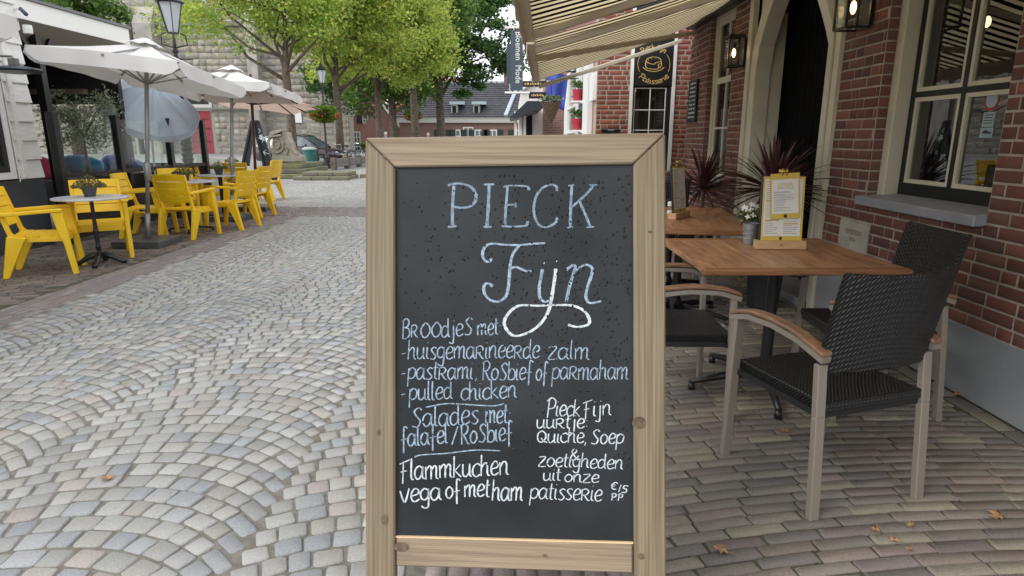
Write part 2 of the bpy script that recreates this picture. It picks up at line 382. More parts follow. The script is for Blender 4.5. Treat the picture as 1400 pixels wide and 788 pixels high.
M_drop=mat('rain_drop',(.004,.005,.006),.22,spec=.35)
M_teak=mat('teak',(.30,.135,.055),.38,(.15,.062,.03),3,bump=.2,bscale=12,stretch=(1.5,22,22),mixr=(.3,.72),detail=7)
M_teak2=mat('teak_sun_bleached',(.36,.19,.09),.42,(.22,.105,.05),3,bump=.2,bscale=12,stretch=(1.5,22,22),mixr=(.3,.72),detail=7)
M_teakarm=mat('teak_armrest',(.25,.14,.08),.45,(.13,.07,.042),6,bump=.15,bscale=30,stretch=(20,2,20))
M_taupe=mat('taupe_metal',(.27,.24,.20),.42,metal=.25)
M_castiron=mat('black_cast_iron',(.012,.013,.015),.38,bump=.1,bscale=90)
M_oak=mat('light_wood_block',(.55,.36,.19),.5,(.46,.29,.15),8,stretch=(2,20,20))
M_zinc=mat('zinc',(.33,.35,.37),.45,(.25,.27,.29),12,metal=.5)
M_yel=mat('yellow_plastic',(.93,.60,.014),.42,(.84,.52,.012),2.5,spec=.45,bump=.05,bscale=120)
M_marble=mat('marble_top',(.62,.63,.65),.3,(.42,.43,.46),7,detail=8)
M_gran=mat('granite_slab',(.10,.105,.115),.35,(.06,.063,.07),60,bump=.05)
M_steel=mat('grey_metal_pole',(.28,.28,.27),.4,metal=.5)
M_canv=mat('ecru_canvas',(.80,.78,.76),.8,(.74,.72,.70),2,bump=.1,bscale=200,transl=.22)
M_canv2=mat('salmon_canvas',(.66,.50,.42),.8,(.6,.45,.38),2,transl=.4)
M_blue=mat('blue_grey_nylon',(.58,.64,.72),.5,(.50,.57,.66),2,transl=.35)
M_mahog=mat('dark_red_wood',(.09,.025,.018),.45)
M_fol=mat('leaf_green',(1,1,1),.5,(.8,.8,.8),3,attr=True,transl=.5)
M_bark=mat('bark',(.14,.11,.08),.9,(.07,.055,.04),6,bump=.6,bscale=20)
M_stone=mat('sandstone',(1,1,1),.9,(.62,.61,.58),2.5,bump=.5,bscale=8,attr=True)
M_smor=mat('sandstone_joint',(.31,.29,.25),.95)
M_moss=mat('mossy_stone',(.15,.14,.12),.9,(.18,.17,.08),3,bump=.5,bscale=15)
M_glass=glass('window_glass',(.6,.66,.63),.10)
M_clear=glass('clear_glass',(.93,.96,.95),.02,ior=1.35)
M_bulb=mat('glowing_filament',(1,.6,.25),.5,emit=(1,.58,.25),estr=6)
M_gold=mat('gold_paint',(.75,.50,.18),.5)
M_brass=mat('brass',(.55,.38,.12),.3,metal=1)
# wicker: woven relief
M_wick=mat('black_wicker',(.017,.018,.019),.32,spec=.4)
t=M_wick.node_tree; N=t.nodes; K=t.links.new; b=N['Principled BSDF']
co=N.new('ShaderNodeTexCoord'); sx=N.new('ShaderNodeSeparateXYZ'); K(co.outputs['Object'],sx.inputs[0])
def mth(op,a,bv=None):
    n=N.new('ShaderNodeMath'); n.operation=op
    for i,x in enumerate((a,bv)):
        if x is None: continue
        if isinstance(x,(int,float)): n.inputs[i].default_value=x
        else: K(x,n.inputs[i])
    return n.outputs[0]
ax=mth('MULTIPLY',sx.outputs[0],2*PI/.034); ay=mth('MULTIPLY',mth('ADD',sx.outputs[1],sx.outputs[2]),2*PI/.034)
h=mth('MULTIPLY',mth('SINE',ax),mth('SINE',ay)); h2=mth('MULTIPLY',mth('COSINE',ax),mth('COSINE',ay)); hh=mth('ABSOLUTE',mth('ADD',h,mth('MULTIPLY',h2,.35)))
bp=N.new('ShaderNodeBump'); bp.inputs['Strength'].default_value=1; bp.inputs['Distance'].default_value=.006; K(hh,bp.inputs['Height']); K(bp.outputs[0],b.inputs['Normal'])
rmp=N.new('ShaderNodeMix'); rmp.data_type='RGBA'; rmp.inputs[6].default_value=(.002,.002,.0025,1); rmp.inputs[7].default_value=(.022,.023,.025,1); K(hh,rmp.inputs[0]); K(rmp.outputs[2],b.inputs['Base Color'])
# striped awning cloth (print runs along the slope)
M_awn=mat('striped_awning_cloth',(.55,.48,.34),.8)
t=M_awn.node_tree; N=t.nodes; K=t.links.new; b=N['Principled BSDF']
co=N.new('ShaderNodeTexCoord'); sx=N.new('ShaderNodeSeparateXYZ'); K(co.outputs['Object'],sx.inputs[0])
st=mth('GREATER_THAN',mth('FRACT',mth('DIVIDE',sx.outputs[1],.145)),.52)
mi=N.new('ShaderNodeMix'); mi.data_type='RGBA'; K(st,mi.inputs[0]); mi.inputs[6].default_value=(.78,.71,.56,1); mi.inputs[7].default_value=(.03,.022,.02,1)
K(mi.outputs[2],b.inputs['Base Color']); tr=N.new('ShaderNodeBsdfTranslucent'); K(mi.outputs[2],tr.inputs[0]); ms=N.new('ShaderNodeMixShader'); ms.inputs[0].default_value=.72
K(b.outputs[0],ms.inputs[1]); K(tr.outputs[0],ms.inputs[2]); K(ms.outputs[0],N['Material Output'].inputs['Surface'])
M_awnplain=mat('beige_awning_edge',(.68,.61,.49),.7,transl=.2)
# ================================================= GROUND
OCC=[(500,188,910,788)]
mb=MB(); mb.quad((-300,-60,-.0055),(300,-60,-.0055),(300,600,-.0055),(-300,600,-.0055)); gr=struct(mb.build('ground',M_sand))
M_far=mat('distant_cobbles',(.34,.34,.34),.7,(.26,.26,.25),5,bump=.5,bscale=14)
mb=MB(); mb.quad((-60,22.3,-.0015),(6,22.3,-.0015),(6,120,-.0015),(-60,120,-.0015)); struct(mb.build('square_paving',M_far))
CORN=(-5.6,11.6); RC=1.32
def tdist(x,y): # distance outside the terrace edge (negative inside)
    if y<CORN[1]: return x+4.28 if x>-5.6 else -1
    if x<-5.6: return y-CORN[1]-RC
    return math.hypot(x-CORN[0],y-CORN[1])-RC
mb=MB(); mb.quad((.345,.2,-.0042),(2.51,.2,-.0042),(2.51,9.95,-.0042),(.345,9.95,-.0042)); mb.quad((-12,2,-.0042),(-4.27,2,-.0042),(-4.27,11.6,-.0042),(-12,11.6,-.0042)); M_bed=mat('dark_joint_grit',(.055,.05,.038),.95,(.085,.082,.05),22,bump=.5,bscale=150)
for o in mb.build_each('paving_bed',M_bed): struct(o)
street=struct(bpy.data.objects.new('cobbled_street',None)); COL.objects.link(street)
grey=[(.34,.34,.33),(.36,.355,.335),(.32,.33,.335),(.375,.36,.33),(.30,.31,.32),(.385,.38,.36),(.355,.335,.305),(.34,.345,.35),(.40,.395,.375),(.31,.305,.29),(.36,.345,.315)]
pink=[(.37,.33,.305)]
pitch=.099; XA=-1.54; LW=1.2
near=[];far=[]
rg=np.random.default_rng(3)
def fan(d): # height and slope of one arc of the fan, d from its apex
    if d<0: return -.42*d*d,-.84*d
    q=math.sqrt(.78**2-d*d); return q-.78,-d/q
for lane in range(-14,3):
    xa=XA+lane*LW; y=.6+.037*(lane%3)
    while y<22.9:
        farr=y>13; pit=pitch if not farr else .14; stp=.101 if not farr else .15
        d=-.6+rg.uniform(0,.015)
        while d<.585:
            f,sl=fan(d); c=1/math.hypot(1,sl); l=stp*rg.uniform(.8,1.22)
            if d+l*c>.6-.05: l=(.6-d)/c
            dm=d+l*c/2; f,sl=fan(dm); c=1/math.hypot(1,sl); xm=xa+dm; ym=y+f
            x0=-3.9 if ym<13 else -17.5; x1=-.33 if ym<9.6 else 1.2
            if x0<xm<x1 and tdist(xm,ym)>.42 and not(11.45<ym<13.06 and xm>-4.2) and .8<ym<22.4:
                nn=(pit*c)
                (near if ym<8 else far).append((xm+rg.uniform(-.004,.004),ym+rg.uniform(-.004,.004),rg.uniform(-.003,.003),c,sl*c,l-.008+rg.uniform(-.008,.002),nn-.0075+rg.uniform(-.006,.002)))
            d+=l*c
        y+=pit
def lay_ground(parent,name,m,var,arr,ns,**kw):
    a=np.array(arr); n=len(a); tl=rg.normal(0,.014,(n,2))
    U=np.c_[a[:,3],a[:,4],tl[:,0]]; V=np.c_[-a[:,4],a[:,3],tl[:,1]]; Nn=np.c_[-tl[:,0],-tl[:,1],np.ones(n)]
    lay(parent,name,m,var,a[:,:3],U,V,Nn,np.c_[a[:,5],a[:,6],np.full(n,.045)],ns,**kw)
cv=variants(60,8,.05,.03,grey*3+pink*2,.12,5,dome=.05,sh=.10); cv4=variants(16,4,.05,.035,grey*3+pink,.08,6)
lay_ground(street,'cobblestone',M_cob,cv,near,300,occl=OCC,stuffname='cobblestones_beyond')
lay_ground(street,'cobblestone_far',M_cob,cv4,far,0,stuffname='distant_cobblestones')
# middle strip of pavers under the chalkboard
clk=[tuple(v*1.18 for v in c_) for c_ in [(.25,.225,.185),(.205,.185,.16),(.28,.26,.195),(.22,.175,.16),(.17,.155,.145),(.24,.20,.175),(.30,.28,.215),(.21,.19,.165),(.19,.16,.15)]]
mauve=[(.27,.21,.205),(.24,.19,.19),(.31,.25,.24),(.22,.18,.18),(.27,.23,.22)]
pave=struct(bpy.data.objects.new('clinker_pavement',None)); COL.objects.link(pave)
arr=[]; x=-.29; k=0
while x<.34:
    y=.5+(k%2)*.1+rg.uniform(0,.03)
    while y<9.6: arr.append((x+.0375,y+.1,rg.uniform(-.002,.002),0,1,.2,.066)); y+=.21
    x+=.075; k+=1
lay_ground(pave,'paver',M_pav,variants(10,4,.02,.02,mauve,.12,8),arr,60,occl=[(500,188,538,788),(538,188,862,768),(862,188,910,788)],stuffname='pavers_beyond')
arr=[]; k=0; yy=.35
def rowc(x): return .23*(x-.65)-.085*(x-.65)**2
while yy<9.9:
    x=.36-rg.uniform(0,.2)
    while x<2.375:
        l=.22*rg.uniform(.93,1.05); a=max(x,.36); b=min(x+l,2.375)
        if b-a>.05:
            xm=(a+b)/2; s=.23-.17*(xm-.65); c=1/math.hypot(1,s)
            arr.append((xm,yy+rowc(xm)+rg.uniform(-.004,.004),rg.uniform(.0015,.004),c,s*c,(b-a)-.007,.0605*c-.0055+rg.uniform(-.003,.002)))
        x+=l
    yy+=.0605; k+=1
y=.3
while y<9.8: arr.append((2.435,y+.1,0,0,1,.2,.09)); y+=.212
lay_ground(pave,'clinker_brick',M_pav,variants(50,8,.028,.014,clk,.16,9,dome=.05,sh=.09,cc_=.03),arr,300,occl=OCC,stuffname='clinker_bricks_beyond')
# moss and grit in the joints of the clinkers
C=np.c_[rg.uniform(.36,2.48,2600),rg.uniform(.6,6,2600),rg.uniform(-.008,.001,2600)]
o=leaves('joint_moss',None,M_fol,C,.006,[(.06,.07,.025),(.09,.085,.04),(.05,.045,.03)],4,world=False,kind='stuff')
tag(o,'small tufts of moss and grit in the pavement joints','moss'); 
# terrace paving on the left and the mauve band round it
terr=struct(bpy.data.objects.new('terrace_paving',None)); COL.objects.link(terr)
tcol=[(.25,.20,.165),(.20,.165,.14),(.28,.23,.18),(.17,.14,.13),(.23,.175,.155),(.30,.26,.21)]
arr=[]; th=R(24); ct,s_=math.cos(th),math.sin(th)
for i in range(-130,190):
    v=i*.066; u=-14+rg.uniform(0,.2)
    while u<14:
        cx=-6+ct*u-s_*v; cy=7+s_*u+ct*v
        if -12<cx<-4.3 and 2.5<cy<13 and tdist(cx-.0,cy)<-.09 and not(cx>-5.6 and cy>8.2) and not(cx<-6.25 and cy<8.4):
            arr.append((cx,cy,rg.uniform(-.004,.003),ct,s_,.2,.054))
        u+=.21
def ring(r,arr,y0):
    y=y0+rg.uniform(0,.2)
    while y<CORN[1]-.1: arr.append((CORN[0]+r,y+.1,rg.uniform(-.003,.002),0,1,.2,.056)); y+=.21
    if r<=.1: return
    a=rg.uniform(0,.1); da=.21/r
    while a<PI/2+.1: arr.append((CORN[0]+r*math.cos(a+da/2),CORN[1]+r*math.sin(a+da/2),rg.uniform(-.003,.002),-math.sin(a+da/2),math.cos(a+da/2),.2,.056)); a+=da
    x=CORN[0]-.1
    while x>-12: arr.append((x,CORN[1]+r,0,1,0,.2,.056)); x-=.21
k=0
while k*.068<1.3: ring(RC-.034-k*.068,arr,8.1); k+=1
lay_ground(terr,'terrace_brick',M_pav,variants(20,4,.03,.03,tcol,.15,10),arr,300,stuffname='terrace_bricks_beyond')
arr=[]
for k in range(6): ring(RC+.034+k*.066,arr,1.5)
for i in range(23):
    x=-4.1+rg.uniform(0,.2)
    while x<1.2:
        if tdist(x+.1,11.52+i*.066)>.40: arr.append((x+.1,11.52+i*.066,0,1,0,.2,.055))
        x+=.21
lay_ground(terr,'border_brick',M_pav,variants(16,4,.03,.03,[(.30,.245,.23),(.27,.22,.21),(.33,.29,.27),(.25,.225,.22)],.1,11),arr,200,occl=OCC,stuffname='border_bricks_beyond')
# ================================================= SANDWICH BOARD
a_=R(4); b_=R(13.5)
BN=Vector((-math.sin(a_)*math.cos(b_),-math.cos(a_)*math.cos(b_),math.sin(b_)))
BP=ray(703,500)*1.78+Vector((0,0,H))
q0=onPl(505,190,BP,BN); q1=onPl(912,183,BP,BN); BX=(q1-q0).normalized(); BY=BN.cross(BX); BY=BY if BY.z>0 else -BY
def bp2(px,py): p=onPl(px,py,BP,BN)-q0; return (p.dot(BX),p.dot(BY))
def b3(a,b,c=0): return q0+BX*a+BY*b+BN*c
Wd=(q1-q0).length
aL=(bp2(505,190)[0]+bp2(498,780)[0])/2; aR=aL+.845
pl=(bp2(545,228)[0]+bp2(539,731)[0])/2; pr=(bp2(868,227)[0]+bp2(862,741)[0])/2
pt=bp2(706,227.5)[1]; pb=(bp2(539,731)[1]+bp2(862,741)[1])/2; rb=pb-(bp2(700,736)[1]-bp2(700,777)[1])
foot=-(q0.z-.0)/BY.z
board=thing('sandwich_board','large wooden framed chalkboard with handwritten menu standing in the street','chalkboard',(0,1.6,0))
def bprism(pts,c0,c1,name,m,bev=.004,par=board):
    mb=MB(); n=len(pts); vs=[b3(a,b,c0) for a,b in pts]+[b3(a,b,c1) for a,b in pts]
    mb.add(vs,[tuple(range(n))[::-1],tuple(range(n,2*n))]+[(i,(i+1)%n,n+(i+1)%n,n+i) for i in range(n)])
    return mb.build(name,m,par,bev=bev,world=True)
g=.0015
bprism([(aL,foot),(pl-g,foot),(pl-g,pt-.002),(aL,-.004)],-.022,.014,'post',M_wood)
bprism([(pr+g,foot),(aR,foot),(aR,-.004),(pr+g,pt-.002)],-.022,.014,'post',M_wood)
bprism([(aL,0),(pl,pt),(pr,pt),(aR,0)],-.022,.0142,'top_rail',M_woodh)
bprism([(pl+g,rb),(pr-g,rb),(pr-g,pb-.004),(pl+g,pb-.004)],-.022,.010,'bottom_rail',M_woodl)
bprism([(pl,pb-.004),(pr,pb-.004),(pr,pb),(pl,pb)],-.006,.009,'ledge',M_lip,bev=0)
panel=bprism([(pl-.01,pb-.01),(pr+.01,pb-.01),(pr+.01,pt+.01),(pl-.01,pt+.01)],-.010,0,'panel',M_slate,bev=0)
for (x,y,rx,ry) in ((528,708,.011,.016),(549,745,.022,.013),(745,757,.006,.004),(873,577,.02,.018),(888,318,.007,.004),(876,758,.010,.009),(520,590,.006,.01)):
    a,b=bp2(x,y); mb=MB(); n=14
    for j,(f,z) in enumerate(((1,.0145),(.55,.0149))):
        mb.add([b3(a+rx*f*math.cos(2*PI*i/n),b+ry*f*math.sin(2*PI*i/n),z) for i in range(n)],[tuple(range(n))])
    mb.build('knot',M_knot,board,world=True)
for xa in (aL+.02,aR-.08):
    mb=MB(); p=b3(xa+.03,-.05,-.03); mb.bar(p,(p.x,p.y+.72,0),.05,.03,up=(1,0,0)); mb.build('rear_leg',M_wood,board,bev=.003,world=True)
mb=MB(); p=b3(aL+.08,-.7,0); mb.box(aL+.03+q0.x,aR-.03+q0.x,2.30,2.325,.30,.40); mb.build('rear_rail',M_woodh,board,world=True)
def T(a,b): return b3(a,b,.0008)
def TP(px,py): return T(*bp2(px,py))
def strokes(name,m,segs,org,sc,w):
    mb=MB()
    for s in segs:
        pts=[(org[0]+x/sc,org[1]+y/sc) for x,y in s]; pts=cat(pts,6) if len(pts)>2 else [np.array(p) for p in pts]
        ribbon(mb,pts,w,lambda x,y:TP(x,y))
    return mb.build(name,m,panel,world=True)
strokes('lettering',M_chalk2,[[(120,110),(114,200),(108,320),(110,435)],[(72,112),(110,98),(180,96),(260,125),(297,190),(285,245),(240,280),(180,288),(118,280)],[(72,440),(108,438),(142,434)],
 [(402,104),(398,200),(392,320),(384,440)],[(358,104),(400,101),(442,102)],[(356,440),(385,441),(420,440)]],(600,235),5.833,3.6)
strokes('lettering',M_chalk2,[[(548,118),(540,220),(532,330),(526,432)],[(515,122),(560,112),(640,112),(700,118),(716,130),(716,148)],[(538,268),(575,264),(612,262)],[(612,248),(613,285)],[(502,432),(560,438),(640,436),(695,430),(706,412),(708,395)],
 [(940,155),(940,125),(915,106),(880,106),(820,135),(775,200),(757,290),(765,360),(795,420),(840,443),(895,430),(935,400),(942,365)],
 [(1060,108),(1054,220),(1050,330),(1048,442)],[(1032,112),(1080,106)],[(1024,448),(1072,440)],[(1235,108),(1180,175),(1125,225),(1058,285)],[(1120,232),(1150,300),(1180,370),(1208,440)],[(1200,106),(1262,105)],[(1176,444),(1238,440)]],(600,235),5.833,3.0)
strokes('lettering',M_chalk,[[(165,175),(160,195),(135,200),(110,175),(105,130),(130,85),(180,70),(260,78),(370,80),(460,72),(553,66)],[(370,84),(330,130),(308,190),(298,280),(290,380),(270,450),(220,486),(160,475),(120,430),(112,385),(130,357),(160,362),(174,380)],
 [(312,245),(345,238),(380,252),(420,268),(460,265)],[(535,252),(522,320),(510,400),(518,460),(550,488),(580,480)],[(705,262),(735,235),(765,225),(765,260),(730,370),(705,490)],[(755,275),(800,240),(850,222),(890,245),(885,300),(858,380),(846,450),(865,492),(905,495),(955,483)]],(640,320),5.255,3.4)
strokes('lettering',M_chalkw,[[(630,250),(622,320),(605,430),(588,520),(560,590),(510,655),(440,705),(350,733),(300,715),(268,670),(262,620),(300,560),(350,522),(400,512),(500,516),(600,512),(720,512),(790,528),(840,560),(870,610),(868,645),(840,660),(780,668),(715,652)],[(543,210),(549,212)],[(634,196),(640,197)]],(640,320),5.255,3.6)
def line(items,m,w=2.0):
    w*=.76
    mb=MB()
    for s,x0,y0,x1,y1,xh in items:
        def TT(x,y): return TP(x,-y)
        hand(mb,s,(x0,-y0),(x1,-y1),xh,w,TT)
    return mb.build('lettering',m,panel,world=True)
line([('BR',550,462,572,461,16),('OO',574,461,604,460,15),('djeS',603,461,647,458,16),('met:',652,459,686,457,15)],M_chalk,2.1)
line([('-',549,492,556,491,14),('huisgemaRineeRde',557,491.5,738,489.5,16.5),('zalm',748,491,806,491,16)],M_chalk,2.1)
line([('-',548,520,556,519,14),('pastRami',557,519,647,518,16),(',',649,518,654,518,12),('XoSbief',658,520,728,519,16),('of',732,520,748,520,16),('paRmaham',754,519,859,519,16.5)],M_chalk,2.1)
line([('-',548,548,556,547,14),('pulled',559,548,619,545,16),('chicken',630,548,707,543,16)],M_chalk,2.2)
line([('Salades',562,585,655,579,18),('met:',663,579,699,578,17)],M_chalk,2.3)
line([('falafel',548,611,613,606,17),('/',617,607,628,606,15),('XoSbief',629,608,701,602,17)],M_chalk,2.3)
line([('Flammkuchen',546,657,696,649,18)],M_chalkw,2.5)
line([('vega',547,688,604,683,17),('of',609,682,630,680,16),('met',634,680,670,679,16),('ham',672,684,715,684,18)],M_chalkw,2.5)
line([('Pieck',746,568,793,570,14.5),('Fijn',796,569,836,568,14.5)],M_chalkw,2.1)
line([('uuRtje:',733,586,805,585,12.5),('Quiche,',733,605,803,606,13),('Soep',807,607,853,607,13.5)],M_chalkw,2.1)
line([('&',779,629,792,629,12),('zoetigheden',735,637,852,642,12.5),('uit',742,657,767,657,11),('onze',771,659,819,660,10.5)],M_chalkw,2.0)
line([('patisseRie',724,682,823,685,15),('E',834,668,843,670,8),('15',844,672,857,675,8.5),('P.P.',835,683,853,684,5)],M_chalkw,2.0)
mb=MB()
for pts in ([(582,557),(612,552),(650,554),(675,555),(689,552)],[(567,625),(577,622),(610,620),(650,615.5),(684,616.5)]):
    ribbon(mb,cat(pts),2.0,lambda x,y:TP(x,y))
mb.build('underline',M_chalk,panel,world=True)
mb=MB()
for i in range(820):
    while True:
        x=random.uniform(548,862); y=random.uniform(240,640)
        wgt=(.25+.75*(x-548)/314)*(1 if y<500 else .45)
        if random.random()<wgt: break
    a,b=bp2(x,y); r=random.uniform(.0015,.0036); n=6
    vs=[b3(a+r*math.cos(2*PI*i/n),b+1.25*r*math.sin(2*PI*i/n),0) for i in range(n)]+[b3(a+.5*r*math.cos(2*PI*i/n),b-.2*r+.6*r*math.sin(2*PI*i/n),r*.8) for i in range(n)]
    mb.add(vs,[(i,(i+1)%n,n+(i+1)%n,n+i) for i in range(n)]+[tuple(range(n,2*n))])
mb.build('rain_drops',M_drop,panel,world=True,kind='stuff',smooth=True)
# ================================================= CAFE FACADE (right)
XW=2.5
cafe=thing('brick_cafe','red brick cafe house with arched doorway and grey plinth along the right side','house',(XW,5,0))
def archy(z): # half openings of outer door surround
    return [(5.03,7.02)] if z<3.2 else []
def holes(z):
    h=[]
    if .93<z<2.46: h.append((3.313,4.475))
    if z<3.2: h.append((5.03,7.02))
    if .9<z<2.88: h.append((7.55,8.475))
    if .585<z<.80: h.append((4.37,4.77))
    return h
rgb=np.random.default_rng(21)
bs=bond(.9,9.3,.385,3.4,.0714,.215,holes,rgb,joint=.0118)
wallcol=[tuple(.88*v+.018 for v in c_) for c_ in [(.25,.092,.072),(.29,.105,.077),(.21,.08,.068),(.32,.12,.085),(.24,.11,.088),(.17,.075,.068),(.28,.125,.092),(.34,.115,.075)]]
pos=np.c_[np.full(len(bs),XW)+rgb.uniform(-.002,.002,len(bs)),bs[:,0],bs[:,1]]
wall=MB()
def wb(y0,y1,z0,z1): wall.box(XW+.0045,XW+.30,y0,y1,z0,z1)
wb(.9,3.313,0,3.4); wb(3.313,4.475,0,.93); wb(3.313,4.475,2.46,3.4); wb(4.475,5.03,0,3.4); wb(5.03,7.02,3.2,3.4); wb(7.02,7.55,0,3.4); wb(7.55,8.475,0,.9); wb(7.55,8.475,2.88,3.4); wb(8.475,9.3,0,3.4)
wobj=wall.build('wall',M_mor,cafe,world=True)
lay(cafe,'brick',M_brk,variants(30,4,.02,.012,wallcol,.14,31,dome=.02),pos,(0,1,0),(0,0,1),(-1,0,0),np.c_[bs[:,2],bs[:,3],np.full(len(bs),.03)],300,stuffname='upper_bricks')
# reveal bricks
rv=[]
for i in range(42):
    z=.385+.0714*(i+.5)
    if .95<z<2.46: rv.append((XW+.040,4.471,z,.066))
    if .9<z<2.88: rv.append((XW+.040,8.471,z,.066)) 
rv=np.array(rv); m_=len(rv)
lay(cafe,'reveal_brick',M_brk,variants(10,4,.02,.012,wallcol[:6],.14,32),rv[:,:3],(1,0,0),(0,0,1),(0,-1,0),np.c_[rv[:,3],np.full(m_,.061),np.full(m_,.02)],60,stuffname='reveal_bricks_rest')
mb=MB(); mb.box(XW-.004,XW+.02,.9,5.03,0,.384); mb.box(XW-.004,XW+.02,7.02,9.3,0,.384); mb.build('plinth',M_grey,cafe,bev=.004,world=True)
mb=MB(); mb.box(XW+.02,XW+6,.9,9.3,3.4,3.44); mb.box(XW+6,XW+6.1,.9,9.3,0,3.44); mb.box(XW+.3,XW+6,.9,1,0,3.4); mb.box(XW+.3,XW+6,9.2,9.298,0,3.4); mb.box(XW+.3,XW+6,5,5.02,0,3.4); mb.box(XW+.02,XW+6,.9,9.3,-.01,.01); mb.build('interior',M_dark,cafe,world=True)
# corner brick return facing the far side is plain mortar box; large window
XG=2.668
win=bpy.data.objects.new('window',None); COL.objects.link(win); win.parent=cafe; win.location=(0,0,0)
def sub(mb,name,m,par=win,**k): return mb.build(name,m,par,world=True,**k)
mb=MB(); mb.box(XW+.073,XG+.03,4.395,4.474,.99,2.44); mb.box(XW+.073,XG+.03,3.314,3.334,.99,2.44); mb.box(XW+.073,XG+.03,3.335,4.394,2.36,2.44); sub(mb,'casing',M_cream,bev=.004)
mb=MB()
y0,y1=3.335,4.394
for a,b,c,d in ((y0,y1,1.01,1.10),(y0,y1,2.30,2.358),(y0,y0+.04,1.1,2.3),(y1-.045,y1,1.1,2.3),(3.870,3.906,1.1,2.3)): mb.box(XG,XG+.05,a,b,c,d)
mb.box(XG+.001,XG+.048,y0+.04,3.869,1.655,1.69); mb.box(XG+.001,XG+.048,3.907,y1-.045,1.655,1.69)
sub(mb,'frame',M_dgreen,bev=.003)
for (a,b) in ((3.376,3.869),(3.907,4.348)):
    for (c,d) in ((1.101,1.654),(1.691,2.299)):
        mb=MB(); w=.026; X0=XG+.006
        mb.box(X0,X0+.03,a,b,c,c+w); mb.box(X0,X0+.03,a,b,d-w,d); mb.box(X0+.0005,X0+.0295,a,a+w,c+w,d-w); mb.box(X0+.0005,X0+.0295,b-w,b,c+w,d-w); sub(mb,'glazing_bead',M_cream)
        mb=MB(); mb.box(X0+.018,X0+.022,a+w-.004,b-w+.004,c+w-.004,d-w+.004); sub(mb,'pane',M_glass)
mb=MB(); mb.prism([(2.435,.937),(2.435,.998),(2.672,1.022),(2.672,.955)],3.31,4.50,'Y'); mb.build('sill',M_sill,cafe,bev=.006,world=True)
# folded curtains behind the glass
def curtain(name,x,ya,yb,z0,z1,amp,n,m,par,world=True,kind=None):
    mb=MB(); vs=[]; k=n*6
    for j in range(2):
        for i in range(k+1): vs.append((x+amp*math.sin(2*PI*i/6),ya+(yb-ya)*i/k,z0 if j==0 else z1))
    mb.add(vs,[(i,i+1,k+2+i,k+1+i) for i in range(k)]); return mb.build(name,m,par,smooth=True,world=world)
M_cur=mat('grey_curtain',(.05,.052,.05),.9)
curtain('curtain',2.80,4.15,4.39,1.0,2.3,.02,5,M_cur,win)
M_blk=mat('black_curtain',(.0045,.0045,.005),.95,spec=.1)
# narrow window
win2=bpy.data.objects.new('window',None); COL.objects.link(win2); win2.parent=cafe
mb=MB(); mb.box(XW+.073,XW+.13,7.551,7.60,.92,2.86); mb.box(XW+.073,XW+.13,8.38,8.474,.92,2.86); mb.box(XW+.073,XW+.13,7.6,8.38,2.80,2.86); sub(mb,'casing',M_cream,par=win2,bev=.003)
mb=MB(); 
for a,b,c,d in ((7.601,8.379,.92,.98),(7.601,8.379,2.05,2.12),(7.601,8.379,2.74,2.799),(7.601,7.64,.98,2.74),(8.33,8.379,.98,2.74),(7.97,8.0,.98,2.74),(7.64,8.33,1.50,1.525)): mb.box(XW+.09+(.001 if a>7.65 else 0),XW+.13,a,b,c,d)
sub(mb,'sash',M_cream,par=win2)
mb=MB(); mb.box(XW+.11,XW+.114,7.62,8.36,.95,2.77); sub(mb,'pane',M_glass,par=win2)
mb=MB(); mb.box(XW-.05,XW+.1,7.53,8.49,.87,.92); mb.build('sill',M_sill,cafe,bev=.005,world=True)
# pointed door surround
door=bpy.data.objects.new('doorway',None); COL.objects.link(door); door.parent=cafe
xf=XW-.03
lc=[(6.68,0),(6.68,2.05),(6.63,2.28),(6.50,2.50),(6.34,2.70),(6.15,2.90),(5.93,3.08)]
rc=[(5.19,0),(5.19,2.10),(5.25,2.20),(5.36,2.35),(5.52,2.55),(5.72,2.82),(5.93,3.08)]
mb=MB(); ol=[(6.82,0),(6.82,2.10),(6.77,2.36),(6.62,2.62),(6.45,2.83),(6.27,3.02),(6.12,3.17),(5.93,3.17)]
mb.prism(lc+ol[::-1],xf-.015,xf+.14,'X'); sub(mb,'arch',M_cream,par=door,bev=.005)
mb=MB(); ol=[(5.12,0),(5.12,2.14),(5.18,2.26),(5.29,2.42),(5.44,2.62),(5.62,2.88),(5.78,3.17),(5.93,3.17)]
mb.prism(rc+ol[::-1],xf-.015,xf+.14,'X'); sub(mb,'arch',M_cream,par=door,bev=.005)
mb=MB(); mb.box(xf,xf+.12,6.915,7.018,0,3.19); mb.box(xf,xf+.12,5.032,5.11,0,3.19); [None for o in mb.build_each('post',M_cream,door,world=True,bev=.004)]
mb=MB(); mb.box(xf+.05,xf+.10,6.821,6.914,0,3.18); mb.prism([(6.822,2.1),(6.9,2.1),(6.9,3.18),(6.13,3.18)],xf+.05,xf+.1,'X'); mb.prism([(5.118,2.2),(5.112,3.18),(5.77,3.18)],xf+.05,xf+.1,'X'); sub(mb,'spandrel',M_cream,par=door)
mb=MB(); mb.box(2.60,2.74,6.70,6.76,0,2.6); mb.box(2.60,2.74,5.12,5.16,0,2.6); mb.build_each('jamb',M_cream,door,world=True)
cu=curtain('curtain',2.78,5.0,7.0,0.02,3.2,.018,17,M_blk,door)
mb=MB(); mb.box(2.42,2.9,5.12,6.83,.0,.07); sub(mb,'step',M_grey,par=door,bev=.01)
